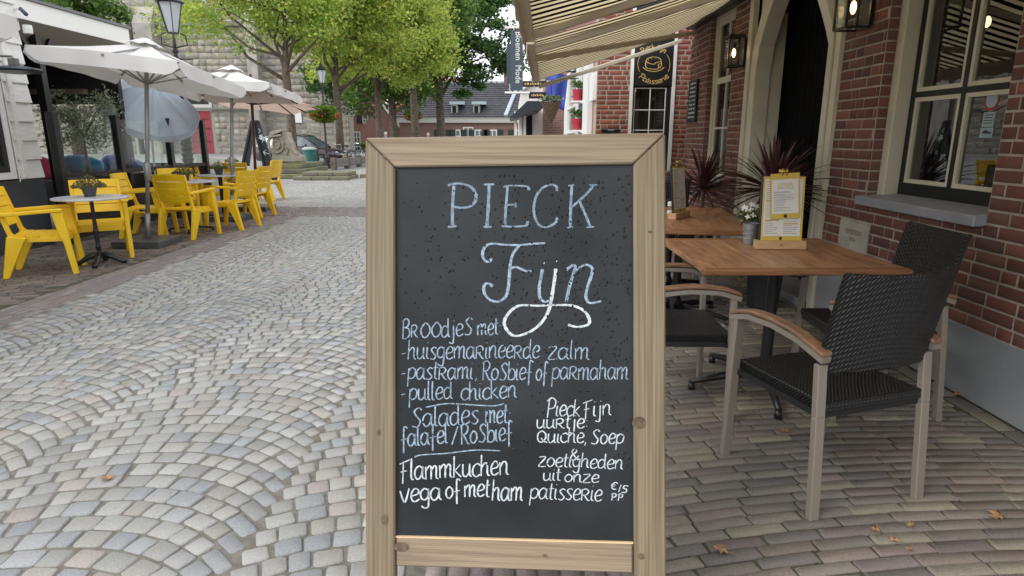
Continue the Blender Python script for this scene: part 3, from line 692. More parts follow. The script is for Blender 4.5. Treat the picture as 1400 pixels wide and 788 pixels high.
# plaque
pq=MB(); pq.box(XW-.006,XW+.02,4.373,4.767,.592,.792); M_plq=mat('pale_stone',(.46,.44,.39),.85,(.38,.36,.31),9,bump=.3); pq=pq.build('stone_plaque',M_plq,bev=.003)
tag(pq,'pale square stone plaque with worn lettering set in brick wall behind table','plaque')
M_eng=mat('engraved_grey',(.20,.18,.155),.9)
text(pq,'HERSTELD',frame_M((XW-.0075,4.565,.725),(0,-1,0),(0,0,1)),.048,M_eng); text(pq,'1974',frame_M((XW-.0075,4.57,.668),(0,-1,0),(0,0,1)),.046,M_eng)
# reflection of a round traffic sign, modelled as flat coloured shapes at the pane
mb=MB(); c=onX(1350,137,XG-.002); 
def disc(mb,c,r,x,n=24): mb.add([(x,c[1]+r*math.cos(2*PI*i/n),c[2]+r*math.sin(2*PI*i/n)) for i in range(n)],[tuple(range(n))])
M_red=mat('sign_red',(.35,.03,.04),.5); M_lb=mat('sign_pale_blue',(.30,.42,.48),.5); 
disc(mb,c,.056,XG+.0226); st=tag(mb.build('reflected_sign',M_red),'reflection of a round red ringed no entry sign with text plates, modelled flat on window pane','reflection')
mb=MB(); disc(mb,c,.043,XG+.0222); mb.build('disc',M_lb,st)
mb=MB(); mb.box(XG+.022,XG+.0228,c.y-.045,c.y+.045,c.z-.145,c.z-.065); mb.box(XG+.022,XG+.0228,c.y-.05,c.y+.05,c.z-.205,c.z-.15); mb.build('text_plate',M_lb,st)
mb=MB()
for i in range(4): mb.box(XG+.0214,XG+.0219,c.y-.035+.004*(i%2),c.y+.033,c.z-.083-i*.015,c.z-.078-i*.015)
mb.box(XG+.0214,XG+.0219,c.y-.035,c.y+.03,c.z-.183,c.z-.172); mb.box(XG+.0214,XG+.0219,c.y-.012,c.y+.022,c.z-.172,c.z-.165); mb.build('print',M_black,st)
# plant inside window
pt_=thing('potted_succulent','yellow green spiky plant in dark pot on inside window ledge','plant',(2.83,3.86,1.02))
mb=MB(); mb.lathe([(.05,0),(.065,.09),(.06,.09)],12); mb.build('pot',M_black,pt_)
def spikes(n,l,w,zc,seed,el=(.1,1.3),bend=.25,crv=4):
    rr=random.Random(seed); mb=MB()
    for i in range(n):
        a=rr.uniform(0,2*PI); e=rr.uniform(*el); L_=l*rr.uniform(.7,1.1); d=Vector((math.cos(a)*math.cos(e),math.sin(a)*math.cos(e),math.sin(e))); s=Vector((-math.sin(a),math.cos(a),0)); vs=[]
        for j in range(crv+1):
            t=j/crv; p=Vector((0,0,zc+rr.uniform(-.02,.02) if j==0 else zc))+d*L_*t+Vector((0,0,-bend*L_*t*t)); ww=w*(1-t)**.7*(.55+.9*min(t*3,1))/1.45
            vs+=[p+s*ww/2,p+Vector((0,0,-.25*ww)),p-s*ww/2]
        fs=[]
        for j in range(crv): fs+=[(3*j,3*j+1,3*j+4,3*j+3),(3*j+1,3*j+2,3*j+5,3*j+4)]
        mb.add(vs,fs)
    return mb
M_succ=mat('succulent',(.30,.34,.07),.5); spikes(40,.13,.022,.09,3).build('leaf',M_succ,pt_)
hb=thing('reflected_bulb','reflection of a warm lamp in the large window, modelled as a glowing bulb behind the glass','lamp',tuple(onX(1350,30,3.0)))  # added glowing bulb and cord stand in for a lamp's reflection in the glass
mb=MB(); mb.tube([(0,0,.05),(0,0,1.2)],.004,6); mb.build('cord',M_black,hb); mb=MB(); mb.ell((0,0,0),(.02,.02,.035)); mb.build('bulb',M_bulb,hb,smooth=True)
# wall lamps
def lamp(y,label):
    t=thing('wall_lamp',label,'lamp',(XW,y,2.14),0,'box lanterns on the cafe wall')
    mb=MB(); mb.box(-.035,0,-.06,.06,.02,.28); mb.build('back_plate',M_black,t,bev=.004)
    x0,x1,y0,y1,z0,z1=-.20,-.04,-.085,.085,0,.30; r=.007; mb=MB()
    for x in (x0,x1):
        for yy in (y0,y1): mb.box(x-r,x+r,yy-r,yy+r,z0,z1)
    for z in (z0,z1):
        for yy in (y0,y1): mb.box(x0+r,x1-r,yy-r,yy+r,z-r,z+r)
        for x in (x0,x1): mb.box(x-r,x+r,y0+r,y1-r,z-r,z+r)
    mb.box(x0,x1,y0,y1,z1+.008,z1+.02)
    mb.build('cage',M_black,t)
    mb=MB(); mb.box(x0,x0+.002,y0,y1,z0,z1); mb.box(x0,x1,y0,y0+.002,z0,z1); mb.box(x0,x1,y1-.002,y1,z0,z1); mb.build('glass',M_clear,t)
    mb=MB(); mb.lathe([(.014,.24),(.018,.19),(.018,.19)],10,(-.12,0,0)); mb.build('socket',M_black,t)
    mb=MB(); mb.ell((-.12,0,.14),(.02,.02,.045)); mb.build('bulb',M_bulb,t,smooth=True)
lamp(7.15,'black box lantern with lit bulb left of the arched doorway'); lamp(4.72,'black box lantern with lit bulb right of the arched doorway at top edge')
# wall menu board
wm=thing('wall_menu_board','narrow black menu board with white rows on brick wall left of narrow window','menu board',(XW-.02,9.0,1.6))
mb=MB(); mb.box(-.01,.02,-.2,.2,0,.56); mb.build('board',M_slate,wm,bev=.004)
mb=MB()
for i in range(9):
    z=.5-i*.055
    for j in range(3): a=-.15+.1*j+random.uniform(0,.02); mb.box(-.0125,-.0105,a,a+random.uniform(.04,.08),z,z+.022)
mb.build('lettering',M_chalkw,wm)
# ================================================= AWNINGS
def xf_(Y): return .37+(Y-9)*.054
def awning(ya,yb,label,arms,gapnear):
    t=thing('awning',label,'awning',(2.4,(ya+yb)/2,2.8),0,'striped awnings over the cafe terrace'); n=int((yb-ya)/.1); mseg=8
    mb=MB(); vs=[]
    for i in range(n+1):
        Y=ya+(yb-ya)*i/n
        for j in range(mseg+1):
            s=j/mseg; X=2.42+(xf_(Y)-2.42)*s; Z=2.86+(2.18-2.86)*s-.035*math.sin(PI*s)+.006*math.sin(Y*7+s*3); vs.append((X,Y,Z))
    mb.add(vs,[(i*(mseg+1)+j,i*(mseg+1)+j+1,(i+1)*(mseg+1)+j+1,(i+1)*(mseg+1)+j) for i in range(n) for j in range(mseg)])
    mb.build('cloth',M_awn,t,smooth=True,world=True,solid=.002)
    mb=MB(); a=(xf_(ya)-.03,ya,2.165); b=(xf_(yb)-.03,yb,2.165); mb.bar(a,b,.07,.05); mb.build('front_bar',M_awnplain,t,bev=.006,world=True)
    mb=MB(); n=40; vs=[]
    for i in range(n+1):
        Y=ya+(yb-ya)*i/n
        for z in (2.15,2.05+.012*math.sin(Y*21)): vs.append((xf_(Y)-.062+.006*math.sin(Y*13),Y,z))
    mb.add(vs,[(2*i,2*i+1,2*i+3,2*i+2) for i in range(n)]); mb.build('valance',M_awnplain,t,world=True,solid=.002)
    mb=MB(); mb.bar((2.43,ya,2.87),(2.43,yb,2.87),.13,.10); mb.build('cassette',M_black,t,bev=.01,world=True)
    for p,q in arms:
        mb=MB(); P=Vector(p); Q=Vector(q); mb.bar(P,Q,.03,.055,up=(0,0,1)); mb.build('arm',M_awnplain,t,bev=.008,world=True)
awning(.9,5.36,'brown striped awning over the nearest cafe tables',[((xf_(1.3),1.3,2.12),(2.38,1.6,2.74)),((xf_(4.9),4.9,2.12),(2.38,4.4,2.74))],0)
awning(5.49,9.15,'brown striped awning further along beyond the sky gap',[((xf_(5.62),5.62,2.11),(2.38,5.8,2.74)),((xf_(6.2),6.2,2.11),(2.38,8.7,2.72)),((xf_(9.0),9.1,2.08),(2.42,9.55,2.74))],1)
# ================================================= CAFE FURNITURE
def wooden_table(label,x,y,rz,w,l,m,gx=0,gy=0,planks=6):
    t=thing('wooden_table',label,'table',(x,y,0),rz,'wooden topped cafe tables')
    z=.75; pw=(w-.0)/planks
    for i in range(planks):
        a=-w/2+i*pw
        mb=MB(); mb.box(a+.0012,a+pw-.0012,-l/2+.055,l/2-.055,z-.03,z+random.uniform(-.0008,.0008)); mb.build('plank',m[1],t,bev=.002)
    for s in (-1,1):
        mb=MB(); ya,yb=sorted((s*(l/2-.054),s*l/2)); mb.box(-w/2-.01,w/2+.01,ya,yb,z-.032,z+.001); mb.build('end_board',m[0],t,bev=.007,seg=2)
    mb=MB(); mb.box(-w/2+.08,w/2-.08,-.04,.04,z-.06,z-.033); mb.box(-.04,.04,-l/2+.1,l/2-.1,z-.061,z-.034); mb.build('bracket',M_castiron,t)
    for k in range(1 if l<1.3 else 2):
        cy=0 if l<1.3 else (-.4+.8*k)
        mb=MB(); mb.tube([(gx,gy+cy,.10),(gx,gy+cy,z-.05)],.032,14); mb.lathe([(.06,.06),(.06,.1),(.04,.14),(.033,.16)],14,(gx,gy+cy,0)); mb.build('column',M_castiron,t,smooth=False,bev=.002)
        for q in range(5):
            a=R(258+72*q); c,s=math.cos(a),math.sin(a)
            mb=MB(); mb.tube([(gx+.04*c,gy+cy+.04*s,.09),(gx+.2*c,gy+cy+.2*s,.085),(gx+.44*c,gy+cy+.44*s,.05)],[.028,.024,.016],8); mb.tube([(gx+.43*c,gy+cy+.43*s,.045),(gx+.43*c,gy+cy+.43*s,0)],.02,8)
            mb.build('foot',M_castiron,t,smooth=True)
    return t
M_tk1=mat('teak_end_board',(.32,.15,.065),.36,(.13,.05,.025),5,bump=.25,bscale=14,stretch=(22,1.5,22),mixr=(.3,.72),detail=7)
# planks run along local x -> rotate material by swapping: end boards cross them
M_plk=mat('teak_plank',(.46,.25,.13),.34,(.20,.085,.042),3,bump=.35,bscale=12,stretch=(14,1.6,14),mixr=(.3,.72),detail=7)
wooden_table('nearest square teak table with menu clipboard and potted white flowers',1.50,3.62,0,1.04,1.02,(M_teak,M_plk),-.05,-.22)
wooden_table('longer teak table behind with side-on menu clipboard and salt jar',1.37,5.27,R(-8.5),1.0,1.6,(M_teak,M_plk))
def wicker_chair():
    t=thing('wicker_armchair','x','chair')
    # back: curved woven panel
    mb=MB(); n=10; vs=[]
    for z0,lean in ((.56,0),(.70,-.025),(.82,-.05),(.94,-.08)):
        for off in (0,-.028):
            for i in range(n+1):
                s=-1+2*i/n; vs.append((s*.252,-.188+lean+off-.04*(1-s*s),z0+.012*(s*s)*(z0>.9)))
    m=n+1; L_=2*m
    fs=[]
    for k in range(3):
        for o in (0,1):
            for i in range(n): fs.append((k*L_+o*m+i,k*L_+o*m+i+1,(k+1)*L_+o*m+i+1,(k+1)*L_+o*m+i))
        for i in (0,n): fs.append((k*L_+i,k*L_+m+i,(k+1)*L_+m+i,(k+1)*L_+i))
    for k in (0,3):
        for i in range(n): fs.append((k*L_+i,k*L_+i+1,k*L_+m+i+1,k*L_+m+i))
    mb.add(vs,fs); mb.build('backrest',M_wick,t,bev=.008,seg=2)
    mb=MB(); vs=[];fs=[]; n=6
    for j in range(n+1):
        for i in range(n+1):
            x=-.235+.47*i/n; y=-.24+.50*j/n; vs.append((x,y,.455-.014*math.sin(PI*i/n)*math.sin(PI*j/n)))
    k0=len(vs)
    for j in range(n+1):
        for i in range(n+1): x=-.235+.47*i/n; y=-.24+.50*j/n; vs.append((x,y,.415))
    q=n+1
    for j in range(n):
        for i in range(n): a=j*q+i; fs+=[(a,a+1,a+q+1,a+q),(k0+a,k0+a+1,k0+a+q+1,k0+a+q)]
    for i in range(n):
        fs+=[(i,i+1,k0+i+1,k0+i),(n*q+i,n*q+i+1,k0+n*q+i+1,k0+n*q+i),(i*q,(i+1)*q,k0+(i+1)*q,k0+i*q),(i*q+n,(i+1)*q+n,k0+(i+1)*q+n,k0+i*q+n)]
    mb.add(vs,fs); mb.build('seat',M_wick,t,bev=.006)
    for s in (-1,1):
        mb=MB(); mb.bar((s*.262,.26,0),(s*.258,.245,.655),.026,.042,up=(1,0,0)); mb.build('leg',M_taupe,t,bev=.003)
        mb=MB(); mb.bar((s*.255,-.27,0),(s*.25,-.235,.40),.028,.042,up=(1,0,0)); mb.bar((s*.25,-.235,.40),(s*.247,-.215,.60),.028,.042,up=(1,0,0)); mb.build('leg',M_taupe,t,bev=.003)
        mb=MB(); mb.box(s*.243-.008,s*.243+.008,-.22,.225,.395,.42); mb.build('side_rail',M_castiron,t)
        pts=[(s*.262,.275,.645),(s*.264,.17,.676),(s*.264,.02,.682),(s*.262,-.12,.665),(s*.258,-.25,.625)]
        mb=MB()
        for a,b in zip(pts,pts[1:]): mb.bar(a,b,.04,.022)
        mb.build('arm_frame',M_taupe,t)
        mb=MB(); vs=[]
        pp=[tuple(p) for p in cat(pts,3)]
        for x,y,z in pp:
            for dx,dz in ((-.026,.012),(.026,.012),(.026,.03),(-.026,.03)): vs.append((x+dx,y,z+dz))
        k=len(pp); fs=[(i*4+c,i*4+(c+1)%4,(i+1)*4+(c+1)%4,(i+1)*4+c) for i in range(k-1) for c in range(4)]+[(3,2,1,0),(4*k-4,4*k-3,4*k-2,4*k-1)]
        mb.add(vs,fs); mb.build('armrest',M_teakarm,t,bev=.005)
    mb=MB(); mb.box(-.25,.25,.222,.245,.39,.414); mb.box(-.24,.24,-.23,-.21,.39,.414); mb.build_each('cross_rail',M_castiron,t)
    return t
wc=wicker_chair(); wc['group']='black wicker armchairs round the cafe tables'
wc.location=(1.295,2.435,0); wc.rotation_euler=(0,0,R(17)); wc['label']='nearest black wicker armchair seen from behind in front of the near table'
dup(wc,(1.90,3.22,0),R(88),'black wicker armchair beside the brick wall under the grey window sill')
dup(wc,(.83,3.2,0),R(-91),'black wicker armchair between the chalkboard and left side of the near table')
dup(wc,(.86,4.75,0),R(-98),'black wicker armchair half hidden behind the chalkboard at the longer table')
dup(wc,(2.03,5.55,0),R(84),'black wicker armchair behind the white flowers in front of dark red plant')
dup(wc,(1.62,6.55,0),R(176),'furthest black wicker armchair at far end of the longer table')
def clipboard(label,loc,rz,front):
    t=thing('menu_holder',label,'menu',loc,rz,'clipboard menus in wooden blocks')
    mb=MB(); mb.prism([(-.035,0),(.035,0),(.032,.05),(-.032,.05)],-.145,.145,'X'); mb.build('block',M_oak,t,bev=.003)
    b=bpy.data.objects.new('clipboard',None); COL.objects.link(b); b.parent=t; b.location=(0,0,.045); b.rotation_euler=(R(-6),0,0)
    mb=MB(); mb.box(-.125,.125,-.002,.012,0,.385); mb.build('backing',M_black,b)
    Mo=mat('menu_card_yellow',(.62,.44,.06),.5); Mp=mat('menu_paper',(.72,.72,.70),.6); Mt=mat('menu_print',(.28,.28,.28),.8); Mg=mat('menu_gold_print',(.55,.42,.12),.8)
    mb=MB(); mb.box(-.115,.125,-.004,-.0021,.005,.38); mb.build('card',Mo,b)
    mb=MB(); mb.box(-.105,.112,-.0055,-.0041,.03,.365); mb.build('paper',Mp,b)
    mb=MB(); rr=random.Random(5)
    for cx in (-.098,.012):
        for i in range(26):
            z=.345-i*.012
            if i%9==0 or (cx>0 and i<14): continue
            mb.box(cx,cx+rr.uniform(.04,.085),-.0062,-.0056,z,z+.003)
    mb.build('print',Mt,b)
    mb=MB()
    for cx,z in ((-.098,.345),(-.098,.234),(-.098,.12),(.012,.10)): mb.box(cx,cx+.085,-.0064,-.0056,z,z+.008)
    mb.build('heading',Mg,b)
    if front:
        c=bpy.data.objects.new('card',None); COL.objects.link(c); c.parent=t; c.location=(.012,-.013,.045); c.rotation_euler=(R(-6),R(-3.5),0)
        mb=MB(); mb.box(-.07,.098,-.002,0,.135,.40); 
        o=mb.build('yellow_sheet',Mo,c)
        mb=MB(); mb.box(-.062,.09,-.0032,-.0021,.165,.365); o=mb.build('paper',Mp,c)
        M1=frame_M((.014,-.0038,.335),(1,0,0),(0,0,1)); text(c,'SUMMER',M1,.023,Mg,ext=.0002); text(c,'SPECIALS',frame_M((.014,-.0038,.315),(1,0,0),(0,0,1)),.023,Mg,ext=.0002)
        mb=MB()
        for i in range(8):
            z=.292-i*.015
            for k in range(2): mb.box(-.052,-.052+rr.uniform(.05,.12),-.0038,-.0033,z-k*.005,z-k*.005+.0022)
        mb.build('print',Mt,c)
        for z in (.15,): mb=MB(); mb.add([(.014+.011*math.cos(2*PI*i/16),-.0036,z+.011*math.sin(2*PI*i/16)) for i in range(16)],[tuple(range(16))]); mb.build('round_mark',M_black,c)
    mb=MB(); mb.add([(.01*math.cos(2*PI*i/16),-.0072,.017+.01*math.sin(2*PI*i/16)) for i in range(16)],[tuple(range(16))]); mb.build('round_mark',M_black,b)
    mb=MB(); mb.box(-.04,.04,-.012,.004,.372,.39); mb.tube([(-.03,-.004,.41),(.03,-.004,.41)],.012,10); mb.tube([(-.012,-.012,.385),(-.012,-.02,.425)],.005,6); mb.tube([(.012,-.012,.385),(.012,-.02,.425)],.005,6)
    mb.build('bulldog_clip',M_brass,b,smooth=True)
    mb=MB(); 
    for r in (.020,.0225):
        mb.add([],[]) 
    text(t,'PF',frame_M((.0,-.0352,.025),(1,0,.0),(0,0,1)),.022,M_teak,ext=.0002)
    return t
clipboard('yellow clipboard menu facing the camera in a pale wood block on near table',(1.60,3.72,.752),R(-3),True)
clipboard('clipboard menu seen nearly side-on in a wood block on the longer table',(1.385,5.2,.752),R(52),False)
fp=thing('flower_pot','zinc pot of small white flowers behind the yellow menu','flower pot',(1.49,3.90,.752))
mb=MB(); mb.lathe([(.038,0),(.048,.125),(.05,.13),(.046,.13),(.04,.11)],20); 
for z in (.03,.06,.09): mb.lathe([(.04+z*.08+.002,z),(.04+z*.08+.004,z+.003),(.04+z*.08+.002,z+.006)],20)
mb.build('pot',M_zinc,fp,smooth=False)
rr=np.random.default_rng(4); C=np.c_[rr.normal(0,.035,150),rr.normal(0,.035,150),.15+rr.uniform(0,.07,150)]; leaves('foliage',fp,M_fol,C,.02,[(.10,.16,.03),(.14,.2,.05)],3,world=False)
mb=MB(); r2=random.Random(3)
for i in range(16):
    a=r2.uniform(0,6.28); r=r2.uniform(.01,.065); c=Vector((r*math.cos(a),r*math.sin(a),.19+r2.uniform(0,.07)-r*.5)); nrm=Vector((math.cos(a)*.5,-.7,.6)).normalized(); u=nrm.cross(Vector((0,0,1))).normalized(); v=nrm.cross(u)
    for k in range(5):
        b_2=2*PI*k/5; d=u*math.cos(b_2)+v*math.sin(b_2); e=u*-math.sin(b_2)+v*math.cos(b_2); mb.add([c,c+d*.011+e*.006,c+d*.022,c+d*.011-e*.006],[(0,1,2,3)])
mb.build('flower',mat('white_petal',(.8,.8,.78),.6),fp)
sj=thing('salt_jar','small glass salt jar with white lid on longer table by chalkboard edge','jar',tuple(onZ(916,293,.752)))
mb=MB(); mb.lathe([(.026,0),(.03,.01),(.03,.05),(.022,.07)],16); mb.build('jar',M_clear,sj,smooth=True); mb=MB(); mb.lathe([(.024,.07),(.024,.1),(.018,.11)],16); mb.build('lid',M_white,sj); mb=MB(); mb.lathe([(.024,.002),(.024,.035)],16); mb.build('salt',M_white,sj)
# dark red cordylines
M_cord=mat('dark_red_leaf',(.07,.025,.028),.35,(.12,.045,.048),8)
def cordy(label,loc,zc,l,seed,n=75):
    t=thing('cordyline',label,'plant',loc,0,'dark red spiky cordylines')
    mb=MB(); mb.lathe([(.12,0),(.15,.40),(.16,.42),(.145,.42),(.13,.38)],20); mb.build('pot',mat('dark_planter',(.02,.022,.025),.6),t)
    mb=MB(); mb.tube([(0,0,.35),(.01,0,zc)],[.025,.018],8); mb.build('stem',M_bark,t)
    spikes(n,l,.042,zc,seed,(-.35,1.45),.28,6).build('leaf',M_cord,t,smooth=True)
    rr=np.random.default_rng(seed); C=np.c_[rr.normal(0,.1,160),rr.normal(0,.1,160),.42+rr.uniform(0,.12,160)]; leaves('underplanting',t,M_fol,C,.025,[(.06,.09,.03),(.10,.13,.05)],seed,world=False)
cordy('left dark red spiky plant in pot by the narrow window',(2.10,6.98,0),.86,.66,1,110)
cordy('right dark red spiky plant in pot in front of the dark doorway',(2.12,5.15,0),.98,.64,2,120)
gb=thing('planter','dark grey bucket planter behind the longer table by the wall','planter',(1.98,8.0,0)); mb=MB(); mb.lathe([(.2,0),(.26,.85),(.28,.9),(.25,.9)],20); mb.build('bucket',mat('anthracite_planter',(.05,.055,.065),.5),gb)
# fallen leaves
M_leaf=mat('autumn_leaf',(.36,.21,.10),.7,(.24,.13,.06),20)
for i,(x,y,s,lab) in enumerate(((147,655,.045,'tan fallen leaf lying alone on the cobbles near lower left'),(985,752,.05,'pale star shaped fallen leaf beside right foot of chalkboard'),(1245,720,.03,'small orange fallen leaf right of the nearest chair leg'),(1197,726,.03,'torn orange fallen leaf just in front of the nearest chair'),(1222,740,.03,'brown fallen leaf lowest of the cluster below the nearest chair'),(1363,707,.05,'curled yellow fallen leaf near the right edge of the picture'),(1073,590,.035,'brown fallen leaf beside the table foot'),(1243,752,.025,'tiny orange leaf at the bottom of the leaf cluster'),(1310,540,.05,'brown dry leaf against the grey plinth'))):
    p=onZ(x,y,.006); mb=MB(); rr=random.Random(i); vs=[(0,0,.006)]
    for k in range(14): a=2*PI*k/14; r=s*.72*(1 if k%2==0 else .5)*rr.uniform(.7,1.1); vs.append((r*math.cos(a),r*math.sin(a),.002+.012*rr.random()))
    mb.add(vs,[(0,k+1,(k+1)%14+1) for k in range(14)]); mb.tube([(0,0,.005),(-s*1.3,s*.3,.008)],.0012,4)
    o=mb.build('fallen_leaf',M_leaf); o.location=p; o.rotation_euler=(0,0,rr.uniform(0,6)); tag(o,lab,'leaf','fallen autumn leaves on the pavement')
# ================================================= PATISSERIE WALL (across the end)
YP=9.9
pat=thing('patisserie_building','red brick patisserie with black sign above small paned window','building',(1.9,YP,0))
XL=onY(815,150,YP).x; wx0=onY(860,150,YP).x; wx1=onY(925,80,YP).x; wz1=3.6
mb=MB(); mb.box(XL,wx0,YP+.004,YP+.3,0,4.6); mb.box(wx1,3.2,YP+.004,YP+.3,0,4.6); mb.box(wx0,wx1,YP+.004,YP+.3,0,.9); mb.box(wx0,wx1,YP+.004,YP+.3,wz1,4.6); mb.box(3.2,8,YP+.004,YP+.3,0,4.6); mb.box(8,8.1,YP,YP+9,0,4.6); mb.box(XL+.2,8,YP+9,YP+9.1,0,4.6); mb.box(XL,8.1,YP,YP+9.1,4.6,4.65)
mb.build('wall',M_mor,pat,world=True)
bs=bond(XL,3.15,0.02,4.5,.0714,.20,lambda z:[(wx0,wx1)] if .9<z<wz1 else [],rgb,joint=.016)
lay(pat,'brick',M_brk,variants(24,4,.03,.02,[(.34,.10,.07),(.40,.13,.085),(.29,.085,.06),(.36,.14,.10),(.42,.16,.10)],.14,41,dome=.03),np.c_[bs[:,0],np.full(len(bs),YP),bs[:,1]],(1,0,0),(0,0,1),(0,-1,0),np.c_[bs[:,2],bs[:,3],np.full(len(bs),.03)],300,occl=[(500,188,910,788),(944,0,1400,788)],stuffname='more_bricks')
w_=bpy.data.objects.new('window',None); COL.objects.link(w_); w_.parent=pat
zs=onY(885,119,YP).z  # bottom of sign
mb=MB(); c=.045
mb.box(wx0,wx0+c,YP-.02,YP+.1,.9,wz1); mb.box(wx1-c,wx1,YP-.02,YP+.1,.9,wz1); mb.box(wx0+c,wx1-c,YP-.02,YP+.1,wz1-.05,wz1); mb.build('casing',M_white,w_,world=True)
mb=MB(); a,b=wx0+c,wx1-c
mb.box(a,a+.03,YP+.02,YP+.06,.9,zs); mb.box(b-.075,b,YP+.02,YP+.06,.9,zs); mb.box(a+.03,b-.075,YP+.021,YP+.059,zs-.01,zs+.02); mb.build('frame',M_black,w_,world=True)
mb=MB(); a+=.03;b-=.075; m_=(a+b)/2; bw=.013; z2=onY(885,151,YP).z
for x in (a,m_-bw/2,b-bw): mb.box(x,x+bw,YP+.03,YP+.05,.95,zs-.01)
for z in (.95,z2,zs-.024,1.5): mb.box(a+bw,m_-bw/2,YP+.031,YP+.049,z,z+bw); mb.box(m_+bw/2,b-bw,YP+.031,YP+.049,z,z+bw)
mb.build('glazing_bar',M_white,w_,world=True)
mb=MB(); mb.box(a,b,YP+.038,YP+.042,.9,zs); mb.build('pane',M_glass,w_,world=True)
mb=MB(); mb.box(wx0-.2,wx1+.2,YP+1.2,YP+1.22,.5,3.6); mb.box(wx0-.2,wx0-.18,YP+.3,YP+1.2,.5,3.6); mb.box(wx1+.18,wx1+.2,YP+.3,YP+1.2,.5,3.6); mb.build('interior',M_dark,pat,world=True)
sg=thing('patisserie_sign','black sign with gold cake drawing and script above the small window','sign',((wx0+wx1)/2,YP,zs))
mb=MB(); mb.box(wx0+c,wx1-c,YP-.005,YP+.02,zs+.021,wz1-.05); mb.build('board',M_black,sg,world=True)
def SP(px,py): p=onY(px,py,YP-.007); return p
mb=MB()
cc=(894,88); 
def arcp(r,a0,a1,n=20): return [(cc[0]+r*math.cos(a0+(a1-a0)*i/n),cc[1]+r*.98*math.sin(a0+(a1-a0)*i/n)) for i in range(n+1)]
# circle arcs left and right
for a0,a1 in ((R(-38),R(30)),(R(150),R(218))):
    ribbon(mb,arcp(22,a0,a1),.5,SP)
cake=[[(883,84),(883,92),(887,94),(894,95),(900,94),(900,88)],[(883,84),(886,80),(894,78),(902,80),(904,83)],[(883,84),(888,87),(894,88),(897,86),(904,84)],[(904,83),(904,91),(900,93)],[(879,92),(884,96),(894,98),(903,96),(908,92)],[(886,82),(887,83)],[(890,80),(891,81)],[(896,80),(897,80)],[(900,82),(901,82)],[(900,88),(904,87)]]
for s_2 in cake: ribbon(mb,cat(s_2) if len(s_2)>2 else [np.array(p) for p in s_2],.9,SP)
def arctext(s,r,a0,a1,xh,flip):
    tot=sum(G[c_][0] for c_ in s); x=0
    for c_ in s:
        wd,st=G[c_]; am=a0+(a1-a0)*(x+wd/2)/tot
        rad=np.array([math.cos(am),math.sin(am)]); o=np.array(cc)+rad*r
        up=-rad if flip else rad; e=np.array([-up[1],up[0]])
        if e[0]<0: e=-e
        sc=abs(a1-a0)*r/tot
        for q in st.split('|'):
            if not q: continue
            pp=[tuple(map(float,z.split())) for z in q.split(',')]
            ribbon(mb,cat([o+e*((u-wd/2)*sc)+up*(v*xh/10) for u,v in pp]),.8,SP)
        x+=wd
arctext('Patisserie',27,R(141),R(39),4.6,True)
arctext('Pieck Fijn',21,R(-135),R(-45),4.2,False)
mb.build('gold_drawing',M_gold,sg,world=True)
pbx=thing('letter_box','black letter box with white POST lettering on brick beside patisserie','letter box',tuple(onY(834,200,YP-.06)))
mb=MB(); mb.box(-.13,.13,-.06,.06,-.1,.22); mb.box(-.145,.145,-.07,.06,.221,.25); mb.build('box',M_black,pbx,bev=.006); text(pbx,'POST',frame_M((0,-.0715,.236),(1,0,0),(0,0,1)),.03,M_white,sx=1.4)
# ================================================= SHOPS BEYOND along X~1.2
XS=XL
shop=thing('white_framed_shop','white framed shop front with red pots in its bay window','shop',(XS,12.5,0))
def yx(px,X): return onX(px,150,X).y
mb=MB(); mb.box(XS+.02,XS+5,YP+.35,16.6,0,3.9); mb.build('wall',mat('pink_brick_far',(.32,.17,.14),.8,(.25,.12,.1),12),shop,world=True)
ya=yx(803,XS); yb=yx(772,XS); 
mb=MB()
ys=[yx(p,XS) for p in (803,793,783,777,772,765)]
for p0,p1 in ((808,801),(796,791),(779,775)): 
    a,b=yx(p0,XS),yx(p1,XS); mb.box(XS-.06,XS+.019,a,b,.3,2.75)
for px_,x_,z in ((0,0,1.0),(0,0,1.48),(0,0,1.98),(0,0,2.7)): mb.box(XS-.055,XS+.018,yx(808,XS)+.01,yx(775,XS)-.01,z,z+.05)
mb.build('frame',M_white,shop,world=True)
mb=MB(); mb.box(XS-.02,XS-.012,yx(801,XS),yx(779,XS),.3,2.7); mb.build('pane',M_clear,shop,world=True)
mb=MB(); mb.box(XS-.008,XS+.0195,yx(801,XS),yx(779,XS),.3,2.7); mb.build('display_back',mat('display_beige',(.30,.28,.24),.9),shop,world=True)
M_rp=mat('red_pot',(.42,.03,.05),.4)
for z,lab in ((1.53,'red flower pot on the lower shelf of shop bay window'),(2.03,'red flower pot on the upper shelf of shop bay window')):
    y=yx(797,XS); t=thing('red_pot',lab,'pot',(XS-.10,y,z),0,'red pots in the shop window'); mb=MB(); mb.lathe([(.07,0),(.10,.2),(.09,.2)],14); mb.build('pot',M_rp,t)
    rr=np.random.default_rng(2); leaves('foliage',t,M_fol,np.c_[rr.normal(0,.05,60),rr.normal(0,.05,60),.22+rr.uniform(0,.12,60)],.04,[(.1,.18,.04)],1,world=False)
    mb=MB(); mb.box(-.12,.09,-.2,.2,-.03,-.001); mb.build('shelf',M_white,t)
mb=MB(); a=yx(812,XS); mb.box(XS-.05,XS+.0,a-.25,a+.25,1.95,2.35); o=mb.build('house_sign',M_white); tag(o,'plain white board on the brick corner beside shop bay','sign')
